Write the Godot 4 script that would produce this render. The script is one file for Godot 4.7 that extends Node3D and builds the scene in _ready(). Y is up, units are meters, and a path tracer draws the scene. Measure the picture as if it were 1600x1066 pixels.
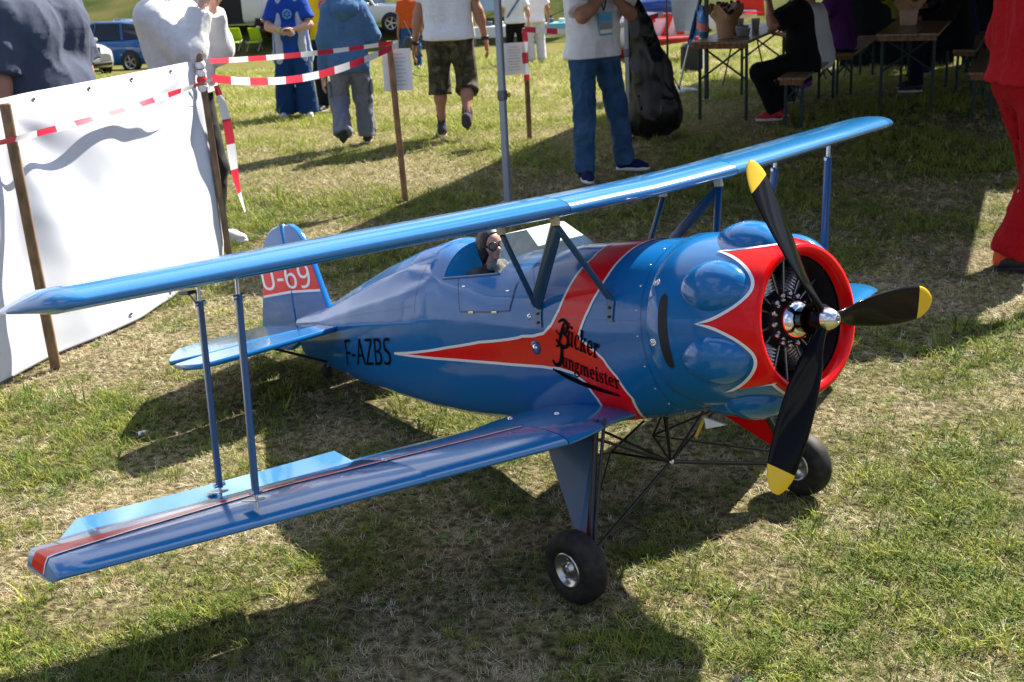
extends Node3D

# ---------------------------------------------------------------- bookkeeping
var used := {}
var mats := {}
const VIEW := Vector2(-0.785, -0.6195)      # horizontal direction in which the field falls away
const EYE := Vector2(2.377, 2.591)

func ground_y(x: float, z: float) -> float:
	var d := (x - EYE.x) * VIEW.x + (z - EYE.y) * VIEW.y
	var y := 0.0
	if d > 12.0:
		var t := minf(d, 60.0) - 12.0
		y -= 0.065 * t * t / (t + 4.0)
	if d > 52.0:
		y += 0.34 * (minf(d, 72.0) - 52.0)
	return y

func on_ground(x: float, z: float) -> Vector3:
	return Vector3(x, ground_y(x, z), z)

func numbered(n: String) -> String:
	if not used.has(n):
		used[n] = 0
		return n
	used[n] += 1
	return "%s_%03d" % [n, used[n]]

func tag(o: Node, label: String, category: String, group := "", kind := "") -> Node:
	if label: o.set_meta("label", label)
	if category: o.set_meta("category", category)
	if group: o.set_meta("group", group)
	if kind: o.set_meta("kind", kind)
	return o

func thing(called: String, label: String, category: String, at := Vector3.ZERO, turn := 0.0, group := "") -> Node3D:
	var o := Node3D.new()
	o.name = numbered(called)
	add_child(o)
	o.position = at
	o.rotation.y = turn
	tag(o, label, category, group)
	return o

func mesh_of(st: SurfaceTool, smooth := true) -> ArrayMesh:
	st.generate_normals()
	return st.commit()

func put(called: String, mesh: Mesh, m: Material, parent: Node = null, at := Transform3D()) -> MeshInstance3D:
	var o := MeshInstance3D.new()
	o.mesh = mesh
	o.material_override = m
	o.transform = at
	if parent == null:
		o.name = numbered(called)
		add_child(o)
	else:
		var n := 0
		var nm := called
		while parent.has_node(nm):
			n += 1
			nm = "%s_%03d" % [called, n]
		o.name = nm
		parent.add_child(o, true)
	return o

func obj(called: String, st: SurfaceTool, m: Material, parent: Node = null) -> MeshInstance3D:
	return put(called, mesh_of(st), m, parent)

func copy_of(src: Node3D, at: Vector3, turn: float, label: String) -> Node3D:
	var c: Node3D = src.duplicate()
	var base := String(src.name)
	if base.length() > 4 and base[base.length() - 4] == "_" and base.right(3).is_valid_int():
		base = base.left(base.length() - 4)
	c.name = numbered(base)
	add_child(c)
	c.position = at
	c.rotation.y = turn
	c.set_meta("label", label)
	return c

func begin(smooth := 0) -> SurfaceTool:
	var st := SurfaceTool.new()
	st.begin(Mesh.PRIMITIVE_TRIANGLES)
	st.set_smooth_group(smooth)
	return st

# ---------------------------------------------------------------- materials
func lin(r: float, g: float, b: float) -> Color:
	return Color(r, g, b).linear_to_srgb()

func mat(r: float, g: float, b: float, rough := 0.6, metal := 0.0) -> StandardMaterial3D:
	var key := "%f %f %f %f %f" % [r, g, b, rough, metal]
	if mats.has(key): return mats[key]
	var m := StandardMaterial3D.new()
	m.albedo_color = lin(r, g, b)
	m.roughness = rough
	m.metallic = metal
	mats[key] = m
	return m

func fnoise(freq: float, seed_: int, oct := 4) -> FastNoiseLite:
	var n := FastNoiseLite.new()
	n.noise_type = FastNoiseLite.TYPE_SIMPLEX_SMOOTH
	n.frequency = freq
	n.seed = seed_
	n.fractal_octaves = oct
	return n

func ntex(freq: float, seed_: int, lo: Color, hi: Color, size := 256, oct := 4, bump := 0.0) -> NoiseTexture2D:
	var t := NoiseTexture2D.new()
	t.width = size
	t.height = size
	t.seamless = true
	t.noise = fnoise(freq, seed_, oct)
	if bump > 0.0:
		t.as_normal_map = true
		t.bump_strength = bump
	else:
		var g := Gradient.new()
		g.set_color(0, lo)
		g.set_color(1, hi)
		t.color_ramp = g
	return t

# cloth: weave and stains as a faint mottling, folds as relief
func cloth(r: float, g: float, b: float, rough := 0.85, folds := 3.0, scale := 3.0) -> StandardMaterial3D:
	var key := "cloth %f %f %f %f %f" % [r, g, b, folds, scale]
	if mats.has(key): return mats[key]
	var m := StandardMaterial3D.new()
	m.albedo_color = lin(r, g, b)
	m.roughness = rough
	m.metallic_specular = 0.25
	m.uv1_triplanar = true
	m.uv1_scale = Vector3.ONE * scale
	if not mats.has("t_cloth"):
		mats["t_cloth"] = ntex(0.03, 5, Color(0.92, 0.92, 0.92), Color(1, 1, 1), 256, 5)
		mats["n_cloth"] = ntex(0.012, 9, Color.BLACK, Color.WHITE, 256, 3, 9.0)
	m.albedo_texture = mats["t_cloth"]
	if folds > 0.0:
		m.normal_enabled = true
		m.normal_texture = mats["n_cloth"]
		m.normal_scale = folds * 0.25
	m.rim_enabled = true
	m.rim = 0.2
	mats[key] = m
	return m

func paint(r: float, g: float, b: float, rough := 0.12, ripple := 0.0, coat := 0.35, coat_rough := 0.03, spec := 0.42) -> StandardMaterial3D:
	var key := "paint %f %f %f %f %f %f" % [r, g, b, rough, ripple, coat]
	if mats.has(key): return mats[key]
	var m := StandardMaterial3D.new()
	m.albedo_color = lin(r, g, b)
	m.roughness = rough
	m.metallic_specular = spec
	m.clearcoat_enabled = true
	m.clearcoat = coat
	m.clearcoat_roughness = coat_rough
	if ripple > 0.0:
		if not mats.has("n_film"):
			mats["n_film"] = ntex(0.006, 31, Color.BLACK, Color.WHITE, 512, 2, 10.0)
		m.uv1_triplanar = true
		m.uv1_scale = Vector3.ONE * 1.3
		m.normal_enabled = true
		m.normal_texture = mats["n_film"]
		m.normal_scale = ripple
	mats[key] = m
	return m

func wood(r: float, g: float, b: float, rough := 0.6) -> StandardMaterial3D:
	var key := "wood %f %f %f" % [r, g, b]
	if mats.has(key): return mats[key]
	var m := StandardMaterial3D.new()
	m.albedo_color = lin(r, g, b)
	m.roughness = rough
	if not mats.has("t_wood"):
		mats["t_wood"] = ntex(0.02, 77, Color(0.55, 0.5, 0.46), Color(1, 1, 1), 256, 5)
	m.albedo_texture = mats["t_wood"]
	m.uv1_triplanar = true
	m.uv1_scale = Vector3(6, 1.2, 6)
	mats[key] = m
	return m

func glass(a := 0.25, r := 0.75, g := 0.85, b := 0.85) -> StandardMaterial3D:
	var m := StandardMaterial3D.new()
	m.albedo_color = Color(r, g, b, a)
	m.transparency = BaseMaterial3D.TRANSPARENCY_ALPHA
	m.roughness = 0.06
	return m

# ---------------------------------------------------------------- shapes
func quad(st: SurfaceTool, a: Vector3, b: Vector3, c: Vector3, d: Vector3) -> void:
	for v in [a, b, c, a, c, d]: st.add_vertex(v)

func grid(st: SurfaceTool, rows: Array, closed := false, smooth := 0) -> void:
	st.set_smooth_group(smooth)
	for i in rows.size() - 1:
		var p: PackedVector3Array = rows[i]
		var q: PackedVector3Array = rows[i + 1]
		var n := p.size()
		for j in (n if closed else n - 1):
			var k := (j + 1) % n
			st.add_vertex(p[j]); st.add_vertex(p[k]); st.add_vertex(q[k])
			st.add_vertex(p[j]); st.add_vertex(q[k]); st.add_vertex(q[j])

func fan(st: SurfaceTool, ring: PackedVector3Array, flip := false, smooth := 7) -> void:
	var c := Vector3.ZERO
	for v in ring: c += v
	c /= ring.size()
	st.set_smooth_group(smooth)
	for j in ring.size():
		var a := ring[j]
		var b := ring[(j + 1) % ring.size()]
		st.add_vertex(c)
		st.add_vertex(b if flip else a)
		st.add_vertex(a if flip else b)

# box with chamfered edges
func box(st: SurfaceTool, c: Vector3, s: Vector3, bev := 0.0, basis := Basis()) -> void:
	st.set_smooth_group(-1)
	var h := s * 0.5
	var b := minf(bev, minf(h.x, minf(h.y, h.z)) * 0.9)
	var rows := []
	for lv in [[-h.y, b], [-h.y + b, 0.0], [h.y - b, 0.0], [h.y, b]]:
		var y: float = lv[0]
		var i: float = lv[1]
		var x := h.x - i
		var z := h.z - i
		var r := PackedVector3Array()
		for v in [Vector3(-x, y, -z + b - i * 0.0), Vector3(-x + b, y, -z), Vector3(x - b, y, -z), Vector3(x, y, -z + b), Vector3(x, y, z - b), Vector3(x - b, y, z), Vector3(-x + b, y, z), Vector3(-x, y, z - b)]:
			r.append(c + basis * v)
		rows.append(r)
	for i in 3:
		var p: PackedVector3Array = rows[i]
		var q: PackedVector3Array = rows[i + 1]
		for j in 8:
			var k := (j + 1) % 8
			st.add_vertex(p[j]); st.add_vertex(q[j]); st.add_vertex(q[k])
			st.add_vertex(p[j]); st.add_vertex(q[k]); st.add_vertex(p[k])
	fan(st, rows[0], false, -1)
	fan(st, rows[3], true, -1)

func frame_of(d: Vector3, hint := Vector3.UP) -> Basis:
	var y := d.normalized()
	var x := hint.cross(y)
	if x.length() < 0.01: x = Vector3.RIGHT.cross(y)
	if x.length() < 0.01: x = Vector3.FORWARD.cross(y)
	x = x.normalized()
	return Basis(x, y, x.cross(y))

func tube(st: SurfaceTool, pts: Array, radii, segs := 8, caps := true, hint := Vector3.UP, flat := 1.0) -> void:
	var rows := []
	for i in pts.size():
		var a: Vector3 = pts[maxi(i - 1, 0)]
		var b: Vector3 = pts[mini(i + 1, pts.size() - 1)]
		var f := frame_of(b - a, hint)
		var r: float = radii[i] if radii is Array else radii
		var ring := PackedVector3Array()
		for j in segs:
			var t := TAU * j / segs
			ring.append(pts[i] + f.x * cos(t) * r * flat + f.z * sin(t) * r)
		rows.append(ring)
	grid(st, rows, true)
	if caps:
		fan(st, rows[0], true)
		fan(st, rows[-1])

# profile: [along, radius] pairs turned about an axis
func lathe(st: SurfaceTool, prof: Array, o := Vector3.ZERO, axis := Vector3.UP, segs := 24, group := 0) -> void:
	var f := frame_of(axis, Vector3(0.3, 0.9, 0.1))
	var rows := []
	for p in prof:
		var ring := PackedVector3Array()
		for j in segs:
			var t := TAU * j / segs
			ring.append(o + f.y * p[0] + (f.x * cos(t) + f.z * sin(t)) * p[1])
		rows.append(ring)
	grid(st, rows, true, group)

func strut(st: SurfaceTool, a: Vector3, b: Vector3, chord: float, thick: float, fwd := Vector3(1, 0, 0)) -> void:
	var d := (b - a).normalized()
	var u := (fwd - d * fwd.dot(d)).normalized()
	var w := d.cross(u)
	var rows := []
	for p in [a, b]:
		var ring := PackedVector3Array()
		for j in 12:
			var t := TAU * j / 12
			ring.append(p + u * cos(t) * chord * 0.5 + w * sin(t) * thick * 0.5)
		rows.append(ring)
	grid(st, rows, true)
	fan(st, rows[0], true)
	fan(st, rows[1])

func ball(st: SurfaceTool, c: Vector3, r: Vector3, n := 12) -> void:
	var rows := []
	for i in n + 1:
		var a := PI * i / n
		var ring := PackedVector3Array()
		for j in n * 2:
			var t := PI * j / n
			ring.append(c + Vector3(sin(a) * cos(t) * r.x, cos(a) * r.y, sin(a) * sin(t) * r.z))
		rows.append(ring)
	grid(st, rows, true)

# flat outline with thickness, between two faces a and b
func slab(st: SurfaceTool, a: PackedVector3Array, b: PackedVector3Array) -> void:
	fan(st, a, true, -1)
	fan(st, b, false, -1)
	grid(st, [a, b], true, -1)

# lettering: triangles of a text in the plane, u to the right and v up, in metres
func letters(text: String, height: float, font_name := "Droid Sans", weight := 700) -> Array:
	var tm := TextMesh.new()
	var f := SystemFont.new()
	f.font_names = PackedStringArray([font_name])
	f.font_weight = weight
	tm.font = f
	tm.text = text
	tm.font_size = 64
	tm.pixel_size = 0.01
	tm.depth = 0.0
	tm.curve_step = 1.0
	tm.horizontal_alignment = HORIZONTAL_ALIGNMENT_LEFT
	var arr := tm.get_mesh_arrays()
	var v: PackedVector3Array = arr[Mesh.ARRAY_VERTEX]
	var ix: PackedInt32Array = arr[Mesh.ARRAY_INDEX]
	var lo := Vector2(1e9, 1e9)
	var hi := -lo
	for p in v:
		lo = lo.min(Vector2(p.x, p.y))
		hi = hi.max(Vector2(p.x, p.y))
	var out := PackedVector2Array()
	if ix.is_empty():
		for p in v: out.append((Vector2(p.x, p.y) - lo) / (hi.y - lo.y) * height)
	else:
		for i in ix: out.append((Vector2(v[i].x, v[i].y) - lo) / (hi.y - lo.y) * height)
	return [out, (hi.x - lo.x) / (hi.y - lo.y) * height]

# ---------------------------------------------------------------- bodies: blended capsules meshed as surface nets
func nets(bones: Array, cell: float, blend: float, wr := 0.0, cuts := [], wfreq := 9.0) -> Array:
	var lo := Vector3.ONE * 1e9
	var hi := -lo
	for b in bones:
		var r: float = maxf(b[2], b[3]) + 2.5 * cell
		lo = lo.min(b[0] - Vector3.ONE * r).min(b[1] - Vector3.ONE * r)
		hi = hi.max(b[0] + Vector3.ONE * r).max(b[1] + Vector3.ONE * r)
	var nx := int(ceil((hi.x - lo.x) / cell)) + 1
	var ny := int(ceil((hi.y - lo.y) / cell)) + 1
	var nz := int(ceil((hi.z - lo.z) / cell)) + 1
	var f := PackedFloat32Array()
	f.resize(nx * ny * nz)
	f.fill(9.0)
	for b in bones:
		var a: Vector3 = b[0]
		var e: Vector3 = b[1] - b[0]
		var ra: float = b[2]
		var dr: float = b[3] - b[2]
		var ee := maxf(e.length_squared(), 1e-9)
		var el := sqrt(ee)
		var open_end: bool = b.size() > 4
		var pad: float = maxf(b[2], b[3]) + blend + 2.0 * cell
		var l: Vector3 = (a.min(b[1]) - Vector3.ONE * pad - lo) / cell
		var h: Vector3 = (a.max(b[1]) + Vector3.ONE * pad - lo) / cell
		var x0 := maxi(int(l.x), 0)
		var x1 := mini(int(h.x) + 1, nx - 1)
		var y0 := maxi(int(l.y), 0)
		var y1 := mini(int(h.y) + 1, ny - 1)
		var z0 := maxi(int(l.z), 0)
		var z1 := mini(int(h.z) + 1, nz - 1)
		for z in range(z0, z1 + 1):
			for y in range(y0, y1 + 1):
				var p := lo + Vector3(x0, y, z) * cell - a
				var i := (z * ny + y) * nx + x0
				for x in range(x0, x1 + 1):
					var tr := p.dot(e) / ee
					var t := clampf(tr, 0.0, 1.0)
					var d := (p - e * t).length() - ra - dr * t
					if open_end: d = maxf(d, (tr - 1.0) * el)
					var o := f[i]
					var k := blend - absf(o - d)
					f[i] = (minf(o, d) - k * k * 0.25 / blend) if k > 0.0 else minf(o, d)
					i += 1
					p.x += cell
	var wn: FastNoiseLite = null
	if wr > 0.0: wn = fnoise(1.0, 3, 2)
	if wn or not cuts.is_empty():
		var i := 0
		for z in nz:
			for y in ny:
				for x in nx:
					if absf(f[i]) < 6.0 * cell or (f[i] < 0.0 and not cuts.is_empty()):
						var p := lo + Vector3(x, y, z) * cell
						if wn:
							var q := 1.0 - absf(1.9 * wn.get_noise_3d(p.x * wfreq * 0.62 + p.y * 1.3, p.y * wfreq * 0.36 - p.x * 1.2, p.z * wfreq * 0.55))
							f[i] -= 0.42 * wr * (q * q - 0.4)
						for c in cuts: f[i] = maxf(f[i], (p - c[0]).dot(c[1]))
					i += 1
	var verts := PackedVector3Array()
	var norms := PackedVector3Array()
	var idx := PackedInt32Array()
	var at := {}
	var sxy := nx * ny
	var offs := [0, 1, nx, nx + 1, sxy, sxy + 1, sxy + nx, sxy + nx + 1]
	var edges := [[0, 1], [2, 3], [4, 5], [6, 7], [0, 2], [1, 3], [4, 6], [5, 7], [0, 4], [1, 5], [2, 6], [3, 7]]
	for z in nz - 1:
		for y in ny - 1:
			var i := (z * ny + y) * nx
			for x in nx - 1:
				var v0 := f[i]
				if v0 < 2.0 * cell and v0 > -2.0 * cell:
					var inside := 0
					for o in offs:
						if f[i + o] < 0.0: inside += 1
					if inside > 0 and inside < 8:
						var s := Vector3.ZERO
						var n := 0
						for e in edges:
							var fa := f[i + offs[e[0]]]
							var fb := f[i + offs[e[1]]]
							if (fa < 0.0) != (fb < 0.0):
								var t := fa / (fa - fb)
								var pa := Vector3(e[0] & 1, (e[0] >> 1) & 1, e[0] >> 2)
								var pb := Vector3(e[1] & 1, (e[1] >> 1) & 1, e[1] >> 2)
								s += pa.lerp(pb, t)
								n += 1
						at[i] = verts.size()
						verts.append(lo + (Vector3(x, y, z) + s / n) * cell)
						norms.append(Vector3(f[i + 1] + f[i + 1 + nx] + f[i + 1 + sxy] + f[i + 1 + nx + sxy] - f[i] - f[i + nx] - f[i + sxy] - f[i + nx + sxy],
							f[i + nx] + f[i + nx + 1] + f[i + nx + sxy] + f[i + nx + 1 + sxy] - f[i] - f[i + 1] - f[i + sxy] - f[i + 1 + sxy],
							f[i + sxy] + f[i + sxy + 1] + f[i + sxy + nx] + f[i + sxy + nx + 1] - f[i] - f[i + 1] - f[i + nx] - f[i + nx + 1]).normalized())
				i += 1
	var step := [1, nx, sxy]
	for i in at:
		for ax in 3:
			var j: int = i + step[ax]
			if (f[i] < 0.0) == (f[j] < 0.0): continue
			var u: int = step[(ax + 1) % 3]
			var w: int = step[(ax + 2) % 3]
			if not (at.has(i - u) and at.has(i - w) and at.has(i - u - w)): continue
			var q := [at[i], at[i - u], at[i - u - w], at[i - w]]
			if f[i] < 0.0: q = [q[0], q[3], q[2], q[1]]
			for k in [0, 1, 2, 0, 2, 3]: idx.append(q[k])
	return [verts, norms, idx]

func net_mesh(parts: Array) -> ArrayMesh:
	var v := PackedVector3Array()
	var n := PackedVector3Array()
	var ix := PackedInt32Array()
	for p in parts:
		var base := v.size()
		v.append_array(p[0])
		n.append_array(p[1])
		for i in p[2]: ix.append(base + i)
	var arr := []
	arr.resize(Mesh.ARRAY_MAX)
	arr[Mesh.ARRAY_VERTEX] = v
	arr[Mesh.ARRAY_NORMAL] = n
	arr[Mesh.ARRAY_INDEX] = ix
	var m := ArrayMesh.new()
	m.add_surface_from_arrays(Mesh.PRIMITIVE_TRIANGLES, arr)
	return m

func moved(p: Array, t: Transform3D) -> Array:
	var v := PackedVector3Array()
	var n := PackedVector3Array()
	for x in p[0]: v.append(t * x)
	var nb := t.basis.inverse().transposed()
	for x in p[1]: n.append((nb * x).normalized())
	var ix: PackedInt32Array = p[2]
	if t.basis.determinant() < 0.0:
		ix = ix.duplicate()
		ix.reverse()
	return [v, n, ix]

# ---------------------------------------------------------------- the model biplane (own axes: x forward, y up, z to its right wing)
# station: x, top, bottom, half width, height of the widest point, roundness above and below
var stations := [
	[-0.22, 0.178, -0.180, 0.182, 0.0, 2.0, 2.0], [-0.45, 0.185, -0.215, 0.178, 0.0, 2.1, 2.5], [-0.65, 0.188, -0.236, 0.172, 0.0, 2.2, 3.0],
	[-0.85, 0.180, -0.243, 0.168, 0.01, 2.3, 3.4], [-1.10, 0.225, -0.238, 0.158, 0.02, 2.2, 3.6], [-1.16, 0.236, -0.236, 0.154, 0.02, 2.1, 3.6],
	[-1.30, 0.218, -0.228, 0.14, 0.02, 2.0, 3.6], [-1.50, 0.178, -0.208, 0.115, 0.02, 1.9, 3.6], [-1.75, 0.115, -0.178, 0.083, 0.01, 1.9, 3.4],
	[-1.95, 0.06, -0.146, 0.055, 0.0, 2.0, 3.0], [-2.17, 0.028, -0.10, 0.018, 0.0, 2.0, 2.5]]

func fus(x: float, deg: float) -> Vector3:
	var i := 0
	while i < stations.size() - 2 and x < stations[i + 1][0]: i += 1
	var a: Array = stations[i]
	var b: Array = stations[i + 1]
	var t := clampf((x - a[0]) / (b[0] - a[0]), 0.0, 1.0)
	var th := deg_to_rad(deg)
	var s := sin(th)
	var c := cos(th)
	var up := s > 0.0
	var n: float = lerpf(a[5], b[5], t) if up else lerpf(a[6], b[6], t)
	var mid: float = lerpf(a[4], b[4], t)
	var h: float = (lerpf(a[1], b[1], t) - mid) if up else (mid - lerpf(a[2], b[2], t))
	var hw: float = lerpf(a[3], b[3], t)
	var facet := smoothstep(-1.12, -1.4, x) if up else 0.0
	var k := 1.0
	if facet > 0.0:
		var w := 180.0 / 7.0
		var m := fposmod(deg, w) - w * 0.5
		k = lerpf(1.0, cos(deg_to_rad(w * 0.5)) / cos(deg_to_rad(m)) * 1.012, facet)
	return Vector3(x, mid + h * signf(s) * pow(absf(s), 2.0 / n) * k, hw * signf(c) * pow(absf(c), 2.0 / n) * k)

func fus_n(x: float, deg: float) -> Vector3:
	var a := fus(x + 0.004, deg) - fus(x - 0.004, deg)
	var b := fus(x, deg + 0.8) - fus(x, deg - 0.8)
	var n := a.cross(b).normalized()
	return n if n.dot(Vector3(0, sin(deg_to_rad(deg)), cos(deg_to_rad(deg)))) > 0.0 else -n

func cowl_r(x: float) -> float:
	var p := [[-0.034, 0.142], [-0.036, 0.150], [-0.06, 0.160], [-0.10, 0.1705], [-0.15, 0.180], [-0.22, 0.187], [-0.30, 0.1895]]
	for i in p.size() - 1:
		if x >= p[i + 1][0]:
			var t: float = clampf((x - p[i][0]) / (p[i + 1][0] - p[i][0]), 0.0, 1.0)
			return lerpf(p[i][1], p[i + 1][1], t)
	return 0.1895

func cowl(x: float, deg: float, off := 0.0) -> Vector3:
	var r := cowl_r(x) + off
	return Vector3(x, r * sin(deg_to_rad(deg)), r * cos(deg_to_rad(deg)))

func scallop(deg: float) -> float:
	if fposmod(deg + 139.0, 360.0) < 98.0: return -0.046
	var ph := fposmod(deg - 10.3, 51.4286) / 51.4286
	return -0.166 + 0.116 * pow(sin(PI * ph), 0.62)

func along(poly: Array, n: int) -> Array:
	var total := 0.0
	var cum := [0.0]
	for i in poly.size() - 1:
		var d: Vector2 = poly[i + 1] - poly[i]
		total += Vector2(d.x, d.y * 0.003).length()
		cum.append(total)
	var out := []
	for k in n + 1:
		var s := total * k / n
		var i := 0
		while i < poly.size() - 2 and cum[i + 1] < s: i += 1
		out.append(poly[i].lerp(poly[i + 1], clampf((s - cum[i]) / maxf(cum[i + 1] - cum[i], 1e-6), 0.0, 1.0)))
	return out

func soft(poly: Array, rounds := 2) -> Array:
	var p := poly
	for r in rounds:
		var q := [p[0]]
		for i in p.size() - 1:
			q.append(p[i].lerp(p[i + 1], 0.25))
			q.append(p[i].lerp(p[i + 1], 0.75))
		q.append(p[-1])
		p = q
	return p

func flank(p: Vector2, side: int, off: float) -> Vector3:
	var d: float = p.y if side > 0 else 180.0 - p.y
	return fus(p.x, d) + fus_n(p.x, d) * off

func decal(st: SurfaceTool, a: Array, b: Array, side: int, n := 40, m := 10, off := 0.0007) -> void:
	var pa := along(a, n)
	var pb := along(b, n)
	var rows := []
	for i in n + 1:
		var r := PackedVector3Array()
		for j in m + 1: r.append(flank(pa[i].lerp(pb[i], float(j) / m), side, off))
		rows.append(r)
	grid(st, rows)

func pinstripe(st: SurfaceTool, a: Array, side: int, width: float, n := 70, off := 0.0013) -> void:
	var p := along(a, n)
	var pts := []
	for q in p: pts.append(flank(q, side, off))
	var rows := []
	for i in n + 1:
		var d: Vector3 = (pts[mini(i + 1, n)] - pts[maxi(i - 1, 0)]).normalized()
		var nn := fus_n(p[i].x, p[i].y if side > 0 else 180.0 - p[i].y)
		var w := d.cross(nn) * width * 0.5
		rows.append(PackedVector3Array([pts[i] - w, pts[i] + w]))
	grid(st, rows)

# lettering laid on the fuselage side: origin, unit u and v in side view (x, y)
func on_side(st: SurfaceTool, tri: PackedVector2Array, o: Vector2, u: Vector2, v: Vector2, side: int) -> void:
	st.set_smooth_group(0)
	for q in tri:
		var p := o + u * q.x + v * q.y
		var lo := -88.0
		var hi := 88.0
		for k in 22:
			var mid := (lo + hi) * 0.5
			if fus(p.x, mid).y < p.y: lo = mid
			else: hi = mid
		st.add_vertex(flank(Vector2(p.x, lo), side, 0.0022))

func brush(path: Array, w0: float, w1: float) -> PackedVector2Array:
	var out := PackedVector2Array()
	var p := soft(path, 2)
	var l := []
	for i in p.size():
		var d: Vector2 = (p[mini(i + 1, p.size() - 1)] - p[maxi(i - 1, 0)]).normalized()
		var t := float(i) / (p.size() - 1)
		var w := lerpf(w0, w1, sin(PI * t)) * 0.5
		l.append([p[i] + d.orthogonal() * w, p[i] - d.orthogonal() * w])
	for i in l.size() - 1:
		for q in [l[i][0], l[i][1], l[i + 1][1], l[i][0], l[i + 1][1], l[i + 1][0]]: out.append(q)
	return out

func foil(le: float, te: float, y: float, z: float, thick: float, full := 0.0) -> PackedVector3Array:
	# full: chord of the whole profile when the rear end is cut off straight for an aileron
	var ring := PackedVector3Array()
	var c := (le - te) if full == 0.0 else full
	for i in 32:
		var a := TAU * i / 32.0
		var t := (0.5 + 0.5 * cos(a)) * (le - te) / c          # 1 at the trailing edge
		ring.append(Vector3(le - c * t, y + profile(t, c, thick, a <= PI), z))
	return ring

func profile(t: float, c: float, thick: float, upper: bool) -> float:
	var th := thick * 5.0 * (0.2969 * sqrt(t) - 0.126 * t - 0.3516 * t * t + 0.2843 * t * t * t - 0.1015 * t * t * t * t)
	return 4.0 * 0.022 * c * t * (1.0 - t) + (th if upper else -th * 0.8)

# height of a wing's upper skin above its own line at the depth x
func skin_top(le: float, te: float, thick: float, x: float, full := 0.0) -> float:
	var c := (le - te) if full == 0.0 else full
	var prev := Vector2(le + 1.0, 0)
	var best := 0.0
	for i in range(16, -1, -1):
		var t := (0.5 + 0.5 * cos(TAU * i / 32.0)) * (le - te) / c
		var q := Vector2(le - c * t, profile(t, c, thick, true))
		if i < 16 and x <= prev.x and x >= q.x:
			best = lerpf(prev.y, q.y, (prev.x - x) / maxf(prev.x - q.x, 1e-6))
		prev = q
	return best

func wing(st: SurfaceTool, table: Array) -> void:
	var rows := []
	for s in table: rows.append(foil(s[1], s[2], s[3], s[0], s[4], s[5] if s.size() > 5 else 0.0))
	grid(st, rows, true, 0)
	fan(st, rows[0])
	fan(st, rows[-1], true)

# the left lower wing is set a little farther back and lower than the right one
func swept(table: Array) -> Array:
	var out := []
	for s in table:
		var d := maxf(s[0] - 0.35, 0.0)
		out.append([s[0] - 0.045 * d, s[1] - 0.13 * d, s[2] - 0.13 * d, s[3] - 0.03 * d] + s.slice(4))
	return out

func mirror_z(table: Array) -> Array:
	var out := []
	for s in table: out.append([-s[0], s[1], s[2], s[3], s[4]] + s.slice(5))
	return out

func poly_xy(pts: Array, z: float) -> PackedVector3Array:
	var r := PackedVector3Array()
	for p in pts: r.append(Vector3(p.x, p.y, z))
	return r

# a flat tail surface with a rounded rim: outline in two axes, thickness across the third
func leaf(st: SurfaceTool, pts: Array, thick: float, flat_y := false, at := 0.0) -> void:
	var c := Vector2.ZERO
	for p in pts: c += p
	c /= pts.size()
	var rows := []
	for l in [[0.97, 1.0], [0.992, 0.75], [1.0, 0.0], [0.992, -0.75], [0.97, -1.0]]:
		var r := PackedVector3Array()
		for p in pts:
			var q: Vector2 = c + (p - c) * l[0]
			var h: float = at + thick * 0.5 * l[1]
			r.append(Vector3(q.x, h, q.y) if flat_y else Vector3(q.x, q.y, h))
		rows.append(r)
	grid(st, rows, true)
	fan(st, rows[0], true, 9)
	fan(st, rows[4], false, 9)

func propeller_blade(st: SurfaceTool, from: float, to: float) -> void:
	# blade along +y, chord turned from coarse at the hub to fine at the tip
	var rows := []
	for i in 25:
		var t := lerpf(from, to, i / 24.0)
		var r := lerpf(0.02, 0.3615, t)
		var chord := 0.030 + 0.049 * sin(PI * clampf((t - 0.02) / 1.25, 0.0, 1.0))
		if t < 0.22: chord = lerpf(0.026, chord, t / 0.22)
		if t > 0.84: chord *= sqrt(maxf(1.0 - pow((t - 0.84) / 0.165, 2.0), 0.0))
		var th := lerpf(0.013, 0.0035, pow(t, 0.6))
		if t < 0.2: th = lerpf(0.024, th, t / 0.2)
		var beta := deg_to_rad(lerpf(36.0, 8.0, pow(t, 0.7)))
		var u := Vector3(sin(beta), 0, cos(beta))
		var w := Vector3(cos(beta), 0, -sin(beta))
		var ring := PackedVector3Array()
		for j in 16:
			var a := TAU * j / 16
			ring.append(Vector3(0.004, r, 0) + u * cos(a) * chord * 0.5 + w * sin(a) * th * 0.5 * (1.0 if sin(a) > 0 else 0.5))
		rows.append(ring)
	grid(st, rows, true)

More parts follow.
